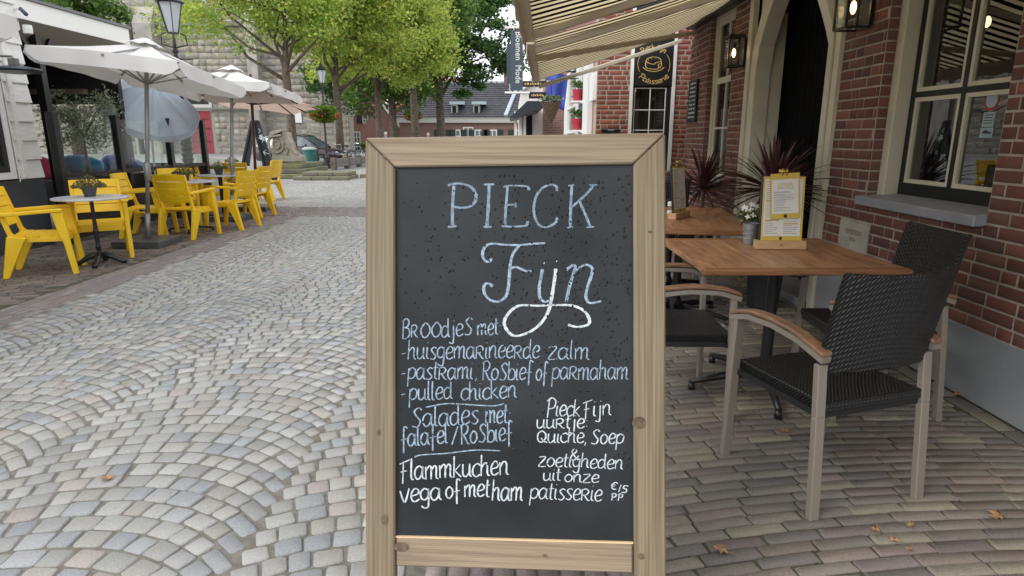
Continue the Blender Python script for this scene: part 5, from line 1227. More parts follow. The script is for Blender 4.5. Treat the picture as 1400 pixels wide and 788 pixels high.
# ================================================= STREET LAMPS
def lantern(label,x,y,h,s,ribbed=False,basket=False):
    t=thing('street_lamp',label,'street lamp',(x,y,0),0,'old style street lanterns')
    mb=MB(); p=[(.15,0),(.15,.08),(.11,.12),(.10,.5),(.12,.52),(.075,.6)]
    if ribbed: 
        p=[(.16,0),(.16,.3),(.12,.35)]
        for i in range(12): p+=[(.105,.4+i*.1),(.085,.45+i*.1)]
        p+=[(.12,1.62),(.06,1.68)]
    p+=[(.05,p[-1][1]+.1),(.035,h-.35),(.06,h-.33),(.06,h-.3),(.03,h-.27),(.03,h-.12)]
    mb.lathe(p,14); mb.build('post',M_castiron,t)
    mb=MB()
    for a in range(4):
        c_,s_2=math.cos(a*PI/2+.5),math.sin(a*PI/2+.5); mb.tube([(.03*c_,.03*s_2,h-.25),(.18*s*c_*2,.18*s*s_2*2,h-.2),(.17*s*c_*2,.17*s*s_2*2,h-.05),(.10*s*c_*2,.1*s*s_2*2,h)],.014,5)
    mb.tube([(-.3,0,h-.45),(.3,0,h-.45)],.015,6); mb.build('bracket',M_castiron,t)
    r0,r1=.13*s*2,.24*s*2; z0,z1=h,h+.42*s*2; mb=MB()
    for k in range(6):
        a=k*PI/3; mb.bar((r0*.5*math.cos(a)*1.3,r0*.5*math.sin(a)*1.3,z0),(r1*.5*math.cos(a)*1.5,r1*.5*math.sin(a)*1.5,z1),.014,.014)
    mb.lathe([(r0*.7,z0-.02),(r0*.7,z0)],6); mb.lathe([(r1*.8,z1),(r1*.86,z1+.02),(r1*.5,z1+.11*s*2),(r1*.3,z1+.14*s*2),(r1*.3,z1+.2*s*2),(.02,z1+.26*s*2),(.03,z1+.3*s*2)],12); mb.build('lantern_frame',M_castiron,t)
    mb=MB(); mb.lathe([(r0*.62,z0+.001),(r1*.72,z1-.002)],6); mb.build('lantern_glass',mat('lantern_pane',(.72,.76,.78),.25,transl=.55),t)
    mb=MB(); mb.lathe([(.02,z0),(.035,z0+.12*s*2),(.02,z0+.2*s*2)],8); mb.build('lamp',M_white,t)
    if basket:
        rr=np.random.default_rng(5); n=1500; d=rr.normal(size=(n,3)); d/=np.linalg.norm(d,axis=1)[:,None]; C=d*np.array([.66,.66,.36])*rr.uniform(.6,1,(n,1))+np.array([0,0,basket])
        leaves('flower_basket',t,M_fol,C,.10,[(.17,.28,.05),(.22,.34,.06),(.12,.2,.04)],5,world=False)
        n=110; d=rr.normal(size=(n,3)); d/=np.linalg.norm(d,axis=1)[:,None]; d[:,2]=-abs(d[:,2])*.9; C=d*np.array([.69,.69,.39])+np.array([0,0,basket]); leaves('red_flowers',t,mat('red_petal',(.50,.05,.03),.7),C,.055,[(.7,.06,.03)],6,world=False)
    return t
lantern('tall black street lamp with ribbed column and glass lantern at upper left',-6.06,12.0,3.22,.58,ribbed=True)
p=onZ(448,231,0); lantern('black street lamp with hanging basket of red flowers before church wall',p.x,p.y,3.75,.62,basket=2.42)
lantern('distant black street lamp with green basket between tree trunks',-7.0,46,4.2,.75,basket=2.9)
# ================================================= CHURCH
YC=56.0
ch=thing('stone_church','old grey sandstone church wall with buttresses and red double door','church',(-28,YC,0))
xr=onY(478,180,YC).x; x0c=-47
mb=MB(); mb.box(x0c,xr,YC+.03,YC+1.6,-.02,22); mb.build('wall',M_smor,ch,world=True)
dx0,dx1=onY(262,190,YC).x,onY(291,190,YC).x; dz=onY(275,152,YC).z; dzt=onY(275,143,YC).z; dztt=onY(275,135,YC).z
wa,wb_=onY(402,165,YC).x,onY(413,165,YC).x; wz0,wz1=onY(408,168,YC).z,onY(408,150,YC).z
bs=bond(x0c,xr,0,15.5,.52,1.15,lambda z:[(dx0-.3,dx1+.3)] if z<dztt+.1 else [],rgb,joint=.03)
stc=[(.39,.365,.32),(.35,.33,.29),(.43,.40,.345),(.32,.30,.275),(.42,.375,.30),(.37,.335,.295),(.45,.425,.37),(.40,.33,.26)]
lay(ch,'stone_block',M_stone,variants(24,4,.015,.015,stc,.06,51,dome=.015),np.c_[bs[:,0],np.full(len(bs),YC)+rgb.uniform(-.02,.02,len(bs)),bs[:,1]],(1,0,0),(0,0,1),(0,-1,0),np.c_[bs[:,2],bs[:,3],np.full(len(bs),.12)],300,occl=[(0,60,430,140),(500,0,1400,788),(250,0,640,110)],stuffname='stone_blocks_beyond')
for px0,px1 in ((188,213),(338,352),(176,180)):
    a,b=onY(px0,100,YC-1).x,onY(px1,100,YC-1).x; mb=MB(); mb.prism([(YC-1.4,0),(YC-1.4,5.2),(YC-.9,5.8),(YC-.9,10.5),(YC+.05,12),(YC+.05,0)],a,b,'X'); mb.build('buttress',mat('buttress_stone',(.42,.395,.35),.9,(.30,.29,.27),1.5,bump=.6,bscale=3),ch,world=True)
mb=MB(); mb.box(x0c,xr+.1,YC-.25,YC-.05,onY(450,150,YC).z,onY(450,147.5,YC).z); mb.box(x0c,xr+.05,YC-.3,YC-.05,10.4,10.75); mb.build('string_course',mat('dark_stone_ledge',(.22,.21,.19),.9),ch,world=True)
rdr=bpy.data.objects.new('door',None); COL.objects.link(rdr); rdr.parent=ch
M_rdoor=mat('faded_red_door',(.36,.045,.06),.55,(.30,.035,.05),2)
nb=7
for i in range(nb):
    a=dx0+(dx1-dx0)*i/nb; b=dx0+(dx1-dx0)*(i+1)/nb; mb=MB(); mb.box(a+.015,b-.015,YC-.02,YC+.05,0.05,dz-.02); mb.build('plank',M_rdoor,rdr,world=True)
mb=MB(); 
for z in (1.0,2.1,2.9): mb.box(dx0+.1,dx0+.8,YC-.05,YC-.021,z,z+.06); mb.box(dx1-.8,dx1-.1,YC-.05,YC-.021,z,z+.06)
mb.build('hinge',M_black,rdr,world=True)
mb=MB(); mb.box(dx0-.25,dx1+.25,YC-.1,YC+.05,dz,dzt); mb.box(dx1+.02,dx1+.25,YC-.1,YC+.05,dzt,dztt+.3); mb.build('frame',mat('pale_stone_lintel',(.55,.54,.50),.8),rdr,world=True)
mb=MB(); mb.box(dx0,dx1,YC-.0,YC+.05,dzt,dztt); mb.build('fanlight',M_black,rdr,world=True)
mb=MB(); mb.box(wa,wb_,YC-.1,YC-.07,wz0,wz1); mb.build('notice',M_white,ch,world=True)
mb=MB(); 
for px in (186,400): 
    a=onY(px,30,YC).x; 
for pxa,pxb,py0,py1 in ((186,214,-40,34),):
    a,b=onY(pxa,20,YC).x,onY(pxb,20,YC).x
# ================================================= TREES
def tree(label,x,y,h,tr,blobs,pal,seed,fork,n=16000,ls=.13,group='street trees on the square',name='plane_tree'):
    t=thing(name,label,'tree',(x,y,0),0,group); rr=np.random.default_rng(seed); r2=random.Random(seed)
    mb=MB(); mb.tube([(0,0,0),(.03,0,fork*.5),(-.02,.02,fork),(.1,0,h*.62),(.15,.1,h*.85)],[tr*1.25,tr,tr*.85,tr*.45,tr*.15],10)
    ends=[]
    for k in range(15):
        b=blobs[k%len(blobs)]; z0=fork*.9+ (h*.75-fork)*(k/15); a=k*2.4+seed; e=Vector(b[0])+Vector((r2.uniform(-.6,.6)*b[1][0],r2.uniform(-.6,.6)*b[1][1],r2.uniform(-.5,.4)*b[1][2]))
        s=Vector((.05,0,z0)); m_=s.lerp(e,.45)+Vector((r2.uniform(-.4,.4),r2.uniform(-.4,.4),-.25)); r0=tr*(.5-.022*k)
        mb.tube([s,m_,s.lerp(e,.75)+Vector((0,0,.1)),e],[r0,r0*.65,r0*.4,r0*.12],6); ends.append((m_,e))
    mb.build('trunk',M_bark,t,smooth=True)
    cl=[]
    per=[b[1][0]*b[1][1]*b[1][2] for b in blobs]; tot=sum(per)
    for b,w in zip(blobs,per):
        m_=max(8,int(135*w/tot))
        d=rr.normal(size=(m_,3)); d/=np.linalg.norm(d,axis=1)[:,None]; d*=rr.uniform(.35,1.0,(m_,1))**.6
        cl.append(np.array(b[0])+d*np.array(b[1]))
    cl=np.concatenate(cl); k=n//len(cl); sz=rr.uniform(.25,.62,(len(cl),1,1)); C=(cl[:,None,:]+rr.normal(size=(len(cl),k,3))*sz*np.array([1,1,.5])).reshape(-1,3)
    # hang sprays downward and outward
    leaves('crown',t,M_fol,C,ls,pal,seed,world=False,droop=.3)
    return t
YG=[(.34,.52,.09),(.42,.58,.10),(.50,.58,.11),(.26,.42,.07),(.58,.58,.12)]
YG2=[(.44,.58,.10),(.54,.62,.12),(.62,.62,.14),(.33,.48,.08)]
DG=[(.07,.15,.04),(.09,.19,.045),(.05,.11,.03),(.12,.23,.05)]
MG=[(.14,.25,.045),(.19,.31,.055),(.10,.19,.04)]
tree('nearest yellow green street tree forking above the parked car',-10.3,30.2,10,.20,[((-2.6,0,6.6),(2.6,2.2,1.5)),((0,0,7.7),(2.6,2.5,2.2)),((2.4,0,6.7),(2.0,2.0,1.5)),((.5,.5,9.5),(4,3,2)),((-3,-1,8.8),(2.5,2,1.6))],YG,1,4.3,n=30000,ls=.085)
tree('second yellow green street tree right of the flower basket lamp',-9.2,34.5,10,.19,[((.8,0,6.5),(2.3,2.2,1.8)),((3.0,0,7.0),(2.5,2,2.4)),((-1,0,7.5),(2.3,2,2)),((1.5,0,9.5),(3.5,3,2.2))],YG2,2,4.0,n=34000,ls=.095)
tree('third yellow green street tree leaning over the square',-8.0,39,11,.20,[((-1.5,0,5.7),(2.0,2,1.6)),((1.6,0,7.0),(2.6,2,2.6)),((.5,0,9),(3.5,3,2.5)),((3.2,0,6.0),(1.6,1.5,1.6))],YG2,3,3.6,n=34000,ls=.11)
tree('large dark green tree rising behind the dark roofed house',-5.5,50,17,.34,[((-.5,0,8),(3.4,3,3)),((3.0,0,9.5),(3.4,3,2.6)),((1.2,0,13),(4.2,3,3.2)),((4.6,0,12.2),(2.4,2,2)),((2.0,-1,5.8),(1.6,1.5,1.5)),((5.0,0,7.2),(1.3,1.2,.9))],DG,4,4.2,n=40000,ls=.14)
tree('bushy mid green tree beside the distant lamp',-8.6,47,10,.30,[((-1.2,0,5.5),(2.2,2,2.0)),((1.2,0,5.2),(2.0,2,1.8)),((0,0,8),(3,2.5,2))],MG,5,3.2,n=18000,ls=.13)
tree('slim dark tree in front of the red roofed house',-10.6,52,10,.24,[((-2.2,0,4.6),(1.8,1.6,1.3)),((-3.4,0,6.4),(2.2,2,2.2)),((.3,0,7.0),(2.2,2,2.2))],DG,6,3.0,n=18000,ls=.13)
tree('thick trunked tree nearest the roof of the brick house',-6.6,44,10,.27,[((0,0,6.8),(2,2,1.6)),((1.5,0,9),(2.5,2,2))],MG,7,4.4,n=7000,ls=.17)
tree('dark tree peeping over the pavilion roof',-31,46,11,.3,[((0,0,10),(4.5,3,2.2)),((-3.5,0,10.5),(2.5,2,1.6))],MG,8,6,n=9000,ls=.2,group='trees behind the pavilion',name='broad_tree')
# ================================================= FAR HOUSES
def farwin(par,xa,xb,za,zb,y,shut=True):
    w=bpy.data.objects.new('window',None); COL.objects.link(w); w.parent=par
    mb=MB(); f=.09; mb.box(xa,xb,y-.05,y,za,za+f); mb.box(xa,xb,y-.05,y,zb-f,zb); mb.box(xa,xa+f,y-.049,y,za+f,zb-f); mb.box(xb-f,xb,y-.049,y,za+f,zb-f); mb.box((xa+xb)/2-.03,(xa+xb)/2+.03,y-.048,y,za+f,zb-f); mb.box(xa+f,xb-f,y-.047,y,(za+zb)/2-.03,(za+zb)/2+.03); mb.build('frame',M_white,w,world=True)
    mb=MB(); mb.box(xa+f,xb-f,y-.03,y-.001,za+f,zb-f); mb.build('pane',mat('far_pane',(.16,.18,.18),.15),w,world=True)
    if shut:
        for a,b in ((xa-.6,xa-.05),(xb+.05,xb+.6)): mb=MB(); mb.box(a,b,y-.06,y-.001,za,zb); mb.build('shutter',mat('dark_shutter',(.02,.03,.03),.5),w,world=True)
def X_(px,Y): return onY(px,170,Y).x
def Z_(py,Y): return onY(640,py,Y).z
def rooftiles(par,quad,rows,cols,m,name='roof_tile'):
    """pantile rows on a sloping quad a(bottom left) b(bottom right) c(top right) d(top left)"""
    a,b,c,d=[Vector(q) for q in quad]; mb=MB()
    nrm=(b-a).cross(d-a).normalized(); nrm=nrm if nrm.y<0 or nrm.z>0 else -nrm
    for i in range(rows):
        s0,s1=i/rows,(i+1)/rows
        L0,R0=a.lerp(d,s0),b.lerp(c,s0); L1,R1=a.lerp(d,s1),b.lerp(c,s1)
        for j in range(cols):
            t0,t1=j/cols,(j+1)/cols-.06/cols
            p0=L0.lerp(R0,t0)+nrm*.09; p1=L0.lerp(R0,t1)+nrm*.05; p2=L1.lerp(R1,t1)+nrm*.0; p3=L1.lerp(R1,t0)+nrm*.03
            mb.quad(p0,p1,p2,p3); mb.quad(L0.lerp(R0,t0),L0.lerp(R0,t1),p1,p0)
    return mb.build(name+'s',m,par,world=True,kind='stuff')
M_rt=mat('red_roof_tile',(.42,.14,.09),.8,(.30,.10,.07),3); M_dt=mat('dark_roof_tile',(.085,.085,.095),.6,(.055,.055,.065),2)
M_br=brickmat('far_brown_brick',(.21,.105,.085),(.17,.085,.07),(.24,.2,.17),.22,.075)
Y=63.0
dh=thing('dark_roofed_house','brown brick house with dark tiled hipped roof and two dormers','house',(X_(620,Y),Y,0))
xa,xb,xc=X_(546,Y),X_(690,Y),X_(760,Y); ze=Z_(160,Y); zf=Z_(168,Y); zr=Z_(121,Y)
mb=MB(); mb.box(xa,xc,Y+.0,Y+9,0,zf); mb.build('wall',M_br,dh,world=True)
mb=MB(); mb.box(xa-.1,xc,Y-.25,Y+9.1,zf,ze); mb.build('cornice',mat('stone_grey_cornice',(.50,.49,.45),.7),dh,world=True)
xr0,xr1=X_(585,Y),X_(703,Y)
mb=MB(); a=(xa-.3,Y-.4,ze);b=(xc+2,Y-.4,ze);c=(xr1+6,Y+4.5,zr+.9);d=(xr0,Y+4.5,zr+.9); mb.add([a,b,c,d,(xa-.3,Y+9.4,ze),(xc+2,Y+9.4,ze)],[(0,1,2,3),(4,5,2,3),(0,3,4)]); mb.build('roof',M_dt,dh,world=True)
rooftiles(dh,(a,(xb,Y-.4,ze),(xr1+.3,Y+4.5,zr+.9),d),16,26,M_dt); 
mb=MB(); mb.bar((xb+.1,Y-.5,ze+.1),(xr1+.6,Y+4.4,zr+1.1),.35,.2); mb.bar(d,c,.4,.2); mb.build('lead_ridge',mat('pale_lead',(.42,.48,.55),.5),dh,world=True)
rooftiles(dh,((xb+.4,Y-.42,ze),(xc+2,Y-.42,ze),(xr1+6,Y+4.5,zr+.95),(xr1+.9,Y+4.5,zr+.95)),16,18,M_dt,'side_roof_tile')
for px0,px1 in ((617,630),(647,660)):
    a,b=X_(px0,Y),X_(px1,Y); z0,z1=Z_(160,Y)+.15,Z_(143,Y); dm=bpy.data.objects.new('dormer',None); COL.objects.link(dm); dm.parent=dh
    mb=MB(); mb.box(a,a+.62,Y+.1,Y+3,z0,z1); mb.build('front',mat('dormer_cream',(.50,.48,.42),.6),dm,world=True)
    mb=MB(); mb.box(a+.12,a+.5,Y+.06,Y+.099,z0+.15,z1-.15); mb.build('pane',M_dark,dm,world=True)
    mb=MB(); mb.box(a+.62,a+.72,Y+.1,Y+3.2,z0,z1); mb.build('cheek',mat('blue_grey_cheek',(.07,.10,.13),.6),dm,world=True)
    mb=MB(); mb.box(a-.12,b+.35,Y-.1,Y+3.3,z1,z1+.28); mb.build('dormer_roof',mat('pale_zinc_roof',(.45,.52,.58),.5),dm,world=True)
for px in (608,623,640,655,673,): 
    x=X_(px,Y); farwin(dh,x-.45,x+.45,.9,Z_(177.5,Y),Y,True) if px!=640 else farwin(dh,x-.5,x+.5,.1,Z_(174,Y),Y,False)
farwin(dh,X_(703,Y),X_(710,Y),.9,Z_(177.5,Y),Y)
mb=MB(); a=X_(689,Y+4); mb.box(a,a+1.5,Y+4,Y+5.2,zr,zr+3.0); mb.build('chimney',M_br,dh,world=True); 
mb=MB(); mb.box(a-.1,a+1.6,Y+3.9,Y+5.3,zr+3.0,zr+3.2); mb.build('chimney_cap',M_smor,dh,world=True)
# red roof behind
Y=72.0; rh=thing('red_roofed_house','house with large red tiled roof behind the dark roofed house','house',(X_(590,Y),Y,0))
xa,xb=X_(535,Y),X_(640,Y); mb=MB(); mb.box(xa,xb,Y,Y+10,0,Z_(172,Y)); mb.build('wall',M_br,rh,world=True)
ze=Z_(172,Y); zr=Z_(112,Y-5)+1.2; mb=MB(); mb.add([(xa-.3,Y-.4,ze),(xb,Y-.4,ze),(xb,Y+5,zr),(xa+1,Y+5,zr),(xa-.3,Y+10.4,ze),(xb,Y+10.4,ze)],[(0,1,2,3),(4,5,2,3),(0,3,4),(1,2,5)]); mb.build('roof',M_rt,rh,world=True); rooftiles(rh,((xa-.3,Y-.4,ze),(xb,Y-.4,ze),(xb,Y+5,zr),(xa+1,Y+5,zr)),20,26,M_rt)
mb=MB(); mb.bar((xa+.4,Y-.5,ze),(xa+.4,Y-.5,0),.15,.15); mb.build('downpipe',M_white,rh,world=True)
# brick house with shutters (left)
Y=66.0; bh=thing('shuttered_brick_house','reddish brick house with white windows black shutters and red roof','house',(X_(505,Y),Y,0))
xa,xb=X_(480,Y),X_(519,Y); ze=Z_(153,Y); mb=MB(); mb.box(xa,xb+.4,Y,Y+7,0,ze); mb.prism([(xa,ze),(xa+2.2,ze+1.8),(xa+2.2,ze)],Y+.01,Y+.3,'Y'); mb.build('wall',brickmat('reddish_brick_far',(.34,.15,.11),(.27,.12,.09),(.33,.26,.22),.22,.075),bh,world=True)
mb=MB(); qd=((xa+.6,Y-.3,ze-.1),(xb+.5,Y-.3,ze-.1),(xb+.5,Y+4,ze+3.4),(xa+1.4,Y+4,ze+3.4)); mb.quad(*qd); mb.build('roof',M_rt,bh,world=True); rooftiles(bh,qd,12,12,M_rt)
mb=MB(); mb.bar((xa-.1,Y-.35,ze-1.2),(xa+1.5,Y-.35,ze+1.6),.25,.1); mb.build('bargeboard',M_white,bh,world=True)
for px0,px1,y0,y1 in ((496,504,158,169),(516,524,157,169),(482,492,180,196),(508,515,180,192)): farwin(bh,X_(px0,Y),X_(px1,Y),max(.2,Z_(y1,Y)),Z_(y0,Y),Y)
Y=64.5; gh=thing('brick_gable_house','brick gable end with white edge boards right of the shuttered house','house',(X_(540,Y),Y,0))
xa,xb=X_(520,Y),X_(548,Y); z0=Z_(176,Y); zt=Z_(148,Y); mb=MB(); mb.prism([(xa-2,0),(xb,0),(xb,z0),(xa+.3,zt+.4),(xa-2,z0)],Y,Y+8,'Y'); mb.build('wall',brickmat('gable_brick_far',(.32,.15,.12),(.26,.12,.10),(.32,.26,.22),.22,.075),gh,world=True)
mb=MB(); mb.bar((xa+.3,Y-.2,zt+.5),(xb+.15,Y-.2,z0),.2,.35); mb.build('bargeboard',M_white,gh,world=True)
qd=((xb+.25,Y,z0-.1),(xb+.25,Y+8,z0-.1),(xa+.3,Y+8,zt+.5),(xa+.3,Y,zt+.5)); mb=MB(); mb.quad(*qd); mb.build('roof',M_rt,gh,world=True); rooftiles(gh,qd,8,10,M_rt)
# ================================================= MID-GROUND: monument, steps, bin, car, bikes, A board, people
p0=onZ(425,243,0); Ym=p0.y
st1=thing('stone_steps','mossy low stone steps and kerb at the foot of the monument','steps',(-6.5,21.6,0))
Ys=21.3
a,b=onY(400,243,Ys).x,onY(475,243,Ys).x
for (xa,xb,ya,yb,za,zb) in ((a,b,Ys,Ys+1.6,0,.12),(a+.2,b-.05,Ys+.35,Ys+1.5,.121,.25)): 
    nblk=3
    for i in range(nblk): mb=MB(); w=(xb-xa)/nblk; mb.box(xa+i*w+.006,xa+(i+1)*w-.006,ya,yb,za,zb); mb.build('step_block',M_moss,st1,world=True,bev=.02)
st2=thing('monument_plinth','dark stone plinth steps under the carved monument','plinth',(-8,22.3,0))
a2,b2=onY(366,240,22.0).x,onY(424,240,22.0).x
for k in range(3): mb=MB(); mb.box(a2+.0*k,b2-.22*k,22.0+.3*k,25,.165*k,.165*(k+1)-.004); mb.build('plinth_step',mat('dark_plinth_stone',(.10,.095,.08),.9,(.16,.16,.07),3,bump=.5,bscale=10),st2,world=True,bev=.02)
mo=thing('carved_monument','weathered carved stone wall monument with scroll end and round relief','monument',(-8,23,.49))
def YM(px,py): p=onY(px,py,22.9); return (p.x,p.z)
ol=[YM(*q) for q in ((372,222),(372,186),(384,184),(384,181),(391,181),(392,188),(396,196),(399,205),(404,211),(411,213),(413,222))]
M_mon=mat('weathered_monument_stone',(.33,.30,.25),.9,(.17,.16,.11),2.2,bump=.7,bscale=7)
mb=MB(); mb.prism(ol,22.9,23.5,'Y'); mb.build('body',M_mon,mo,world=True,bev=.03)
mb=MB(); mb.prism([YM(370,181),YM(386,176),YM(386,180),YM(370,186)][::-1],22.8,23.5,'Y'); mb.prism([YM(366,186),YM(385,183.5),YM(385,186),YM(366,189)],22.78,23.5,'Y'); mb.build('cornice',M_mon,mo,world=True)
cx_,cz_=YM(378,198); 
for r,w in ((.26,.03),(.13,.025)):
    mb=MB(); mb.tube([(cx_+r*math.cos(2*PI*i/20),22.88,cz_+r*1.1*math.sin(2*PI*i/20)) for i in range(21)],w,6,cap=False); mb.build('relief_ring',M_mon,mo,world=True,smooth=True)
mb=MB(); 
for pts in ([YM(392,190),YM(397,201),YM(403,209),YM(409,212)],[YM(390,200),YM(394,206),YM(392,212),YM(388,208)]): mb.tube([(x,22.88,z) for x,z in pts],.03,6)
mb.build('scroll',M_mon,mo,world=True,smooth=True)
# long low kerb to the right
kb=struct(bpy.data.objects.new('kerb',None)); COL.objects.link(kb)
for i in range(9): mb=MB(); x=b+.1+i*.95; mb.box(x,x+.94,22.6+.25*i,22.85+.25*i,-.05,.13); mb.build('kerb_stone',M_moss,kb,bev=.015)
mb=MB(); mb.box(-30,6,23.2,200,-.019,.0); 
# planters / low stone benches
tb=thing('low_bench','grey weathered low timber bench row in front of the bicycles','bench',(-6,26,0))
a=onZ(457,233,0); b=onZ(505,226,0)
for i in range(3):
    p=a.lerp(b,(i)/3); q=a.lerp(b,(i+.9)/3)
    mb=MB(); mb.bar(p+Vector((0,0,.30)),q+Vector((0,0,.30)),.3,.34,up=(0,0,1)); mb.build('beam',mat('weathered_grey_beam',(.17,.155,.135),.9,(.11,.10,.09),6,bump=.5),tb,world=True,bev=.02)
    mb=MB(); mb.cb((p.x,p.y,.27),(.22,.34,.54)); mb.build('end_post',M_bark,tb,world=True,bev=.02)
bi=thing('litter_bin','green cylindrical litter bin beside the tree trunk','bin',tuple(onZ(425,231,0)))
M_gb=mat('green_bin',(.012,.11,.085),.4,(.01,.09,.07),5); mb=MB(); mb.lathe([(.28,0),(.30,.05),(.30,.78),(.32,.80),(.32,.86),(.26,.90)],20); mb.build('body',M_gb,bi); mb=MB(); mb.lathe([(.33,.86),(.34,.90),(.2,.98)],20); mb.build('rim',mat('pale_bin_rim',(.4,.45,.43),.5),bi)
# car
def car():
    p=Vector((-8.75,32.4,0)); t=thing('parked_car','dark aubergine hatchback parked in front of church wall behind tree trunk','car',(p.x-1.9,p.y+.3,0),R(-6))
    Mc=mat('aubergine_car_paint',(.030,.012,.022),.22,coat=.8); Mgl=mat('car_glass',(.10,.14,.17),.06,spec=1); Mt=mat('tyre',(.015,.015,.015),.8); Mr=mat('alloy_rim',(.45,.46,.47),.3,metal=.8)
    # body cross sections along x: (x, zlow, zbelt, halfwidth)
    prof=[(-2.15,.35,.85,.60),(-2.1,.25,.98,.78),(-1.6,.22,1.02,.86),(-.6,.2,1.0,.88),(.6,.2,.97,.88),(1.2,.22,.92,.86),(1.8,.24,.80,.80),(2.12,.28,.66,.66),(2.2,.38,.55,.5)]
    mb=MB(); vs=[]
    for x,zl,zb,w in prof: vs+=[(x,-w*.92,zl),(x,-w,zl+.15),(x,-w,zb-.1),(x,-w*.93,zb),(x,w*.93,zb),(x,w,zb-.1),(x,w,zl+.15),(x,w*.92,zl)]
    k=len(prof); fs=[(i*8+j,i*8+(j+1)%8,(i+1)*8+(j+1)%8,(i+1)*8+j) for i in range(k-1) for j in range(8)]+[tuple(range(8)),tuple(range(8*k-8,8*k))[::-1]]
    mb.add(vs,fs); mb.build('body',Mc,t,smooth=True,bev=.02)
    cab=[(-2.0,.98,.98,.74),(-1.75,.98,1.35,.66),(-1.2,.98,1.50,.62),(-.2,.97,1.53,.62),(.35,.96,1.45,.62),(1.15,.92,.95,.70)]
    mb=MB(); vs=[]
    for x,zl,zt,w in cab: vs+=[(x,-.82,zl-.02),(x,-w,zt),(x,w,zt),(x,.82,zl-.02)]
    k=len(cab); mb.add(vs,[(i*4+j,i*4+(j+1)%4,(i+1)*4+(j+1)%4,(i+1)*4+j) for i in range(k-1) for j in range(4)]+[(0,1,2,3),(4*k-4,4*k-3,4*k-2,4*k-1)]); mb.build('glasshouse',Mgl,t)
    mb=MB()
    for s in (-1,1):
        pts=[(x,s*(w+.012),zt+.01) for x,zl,zt,w in cab]; mb.tube(pts,.035,6)
        for xt,xb_ in ((-.1,-.15),): mb.bar((xb_,s*.83,.98),(xt,s*.63,1.5),.07,.03)
        mb.bar((-1.45,s*.83,1.0),(-1.35,s*.65,1.45),.16,.03)
    mb.add([(cab[i][0],s*cab[i][3],cab[i][2]+.02) for i in range(1,5) for s in (-1,1)],[(0,1,3,2),(2,3,5,4),(4,5,7,6)]); mb.build('roof',Mc,t)
    for x in (-1.35,1.35):
        for s in (-1,1):
            w_=bpy.data.objects.new('wheel',None); COL.objects.link(w_); w_.parent=t; w_.location=(x,s*.80,.31)
            mb=MB(); mb.M=Matrix.Rotation(R(90),4,'X'); mb.lathe([(.22,-.1),(.30,-.1),(.315,-.06),(.315,.06),(.30,.1),(.22,.1)],24); mb.build('tyre',Mt,w_)
            mb=MB(); mb.M=Matrix.Rotation(R(90),4,'X'); mb.lathe([(.05,-.105),(.21,-.085),(.225,-.1)],20); mb.lathe([(.05,.105),(.21,.085),(.225,.1)],20); mb.build('rim',Mr,w_)
    for s in (-1,1):
        mb=MB(); mb.ell((1.95,s*.55,.66),(.16,.15,.07)); mb.build('headlight',mat('headlamp',(.7,.7,.7),.1),t,smooth=True)
        mb=MB(); mb.ell((.62,s*.98,1.02),(.07,.1,.07)); mb.build('mirror',Mc,t,smooth=True)
        mb=MB(); mb.box(-2.16,-2.05,s*.62-.1,s*.62+.1,.75,.98); mb.build('tail_light',M_rp,t)
    mb=MB(); mb.box(2.19,2.215,-.26,.26,.40,.50); mb.build('number_plate',mat('yellow_plate',(.7,.5,.05),.5),t)
car()
# bicycles
def bicycle(label,x,y,rz):
    t=thing('bicycle',label,'bicycle',(x,y,0),rz,'bicycles parked by the low bench')
    for wx in (-.55,.55):
        w_=bpy.data.objects.new('wheel',None); COL.objects.link(w_); w_.parent=t; w_.location=(wx,0,.35)
        mb=MB(); mb.tube([(.34*math.cos(2*PI*i/28),0,.34*math.sin(2*PI*i/28)) for i in range(29)],.02,6,cap=False); mb.build('tyre',M_castiron,w_)
        mb=MB(); mb.tube([(.315*math.cos(2*PI*i/28),0,.315*math.sin(2*PI*i/28)) for i in range(29)],.012,5,cap=False)
        for k in range(12): a=k*PI/6; mb.tube([(0,0,0),(.31*math.cos(a),0,.31*math.sin(a))],.003,3)
        mb.build('rim',mat('chrome',(.6,.62,.65),.25,metal=1),w_)
    mb=MB(); A,B_,C_,D_,E_=(-.55,0,.35),(-.08,0,.30),(-.22,0,.85),(.38,0,.85),(.55,0,.35)
    for p,q in ((A,B_),(B_,C_),(A,C_),(C_,D_),(B_,D_),(D_,E_)): mb.tube([p,q],.018,6)
    mb.tube([(.38,0,.85),(.34,0,1.02)],.014,6); mb.build('frame',mat('grey_bike_frame',(.25,.26,.28),.35,metal=.5),t)
    mb=MB(); mb.tube([(.15,-.28,1.02),(.32,-.24,1.05),(.36,0,1.02),(.32,.24,1.05),(.15,.28,1.02)],.013,6); mb.build('handlebar',MATS['chrome'],t)
    mb=MB(); mb.ell((-.25,0,.93),(.13,.08,.04)); mb.build('saddle',M_black,t,smooth=True)
    mb=MB(); mb.box(-.75,-.35,-.07,.07,.72,.74); mb.build('carrier',M_castiron,t)
    mb=MB(); mb.lathe([(.09,-.012),(.09,.012)],14,(0,0,0)); o=mb.build('chainwheel',M_castiron,t); o.location=(-.08,-.04,.3); o.rotation_euler=(R(90),0,0)
    return t
for i,(px,py,rz,lab) in enumerate(((458,226,20,'bicycle directly beside the flower basket lamp post'),(470,224,160,'middle bicycle of the parked row'),(480,222,35,'bicycle with silver rims left of the tree trunk on the square'),(490,220,150,'rightmost bicycle near the corner of chalkboard frame'))):
    p=onZ(px,py,0); bicycle(lab,p.x,p.y,R(rz))
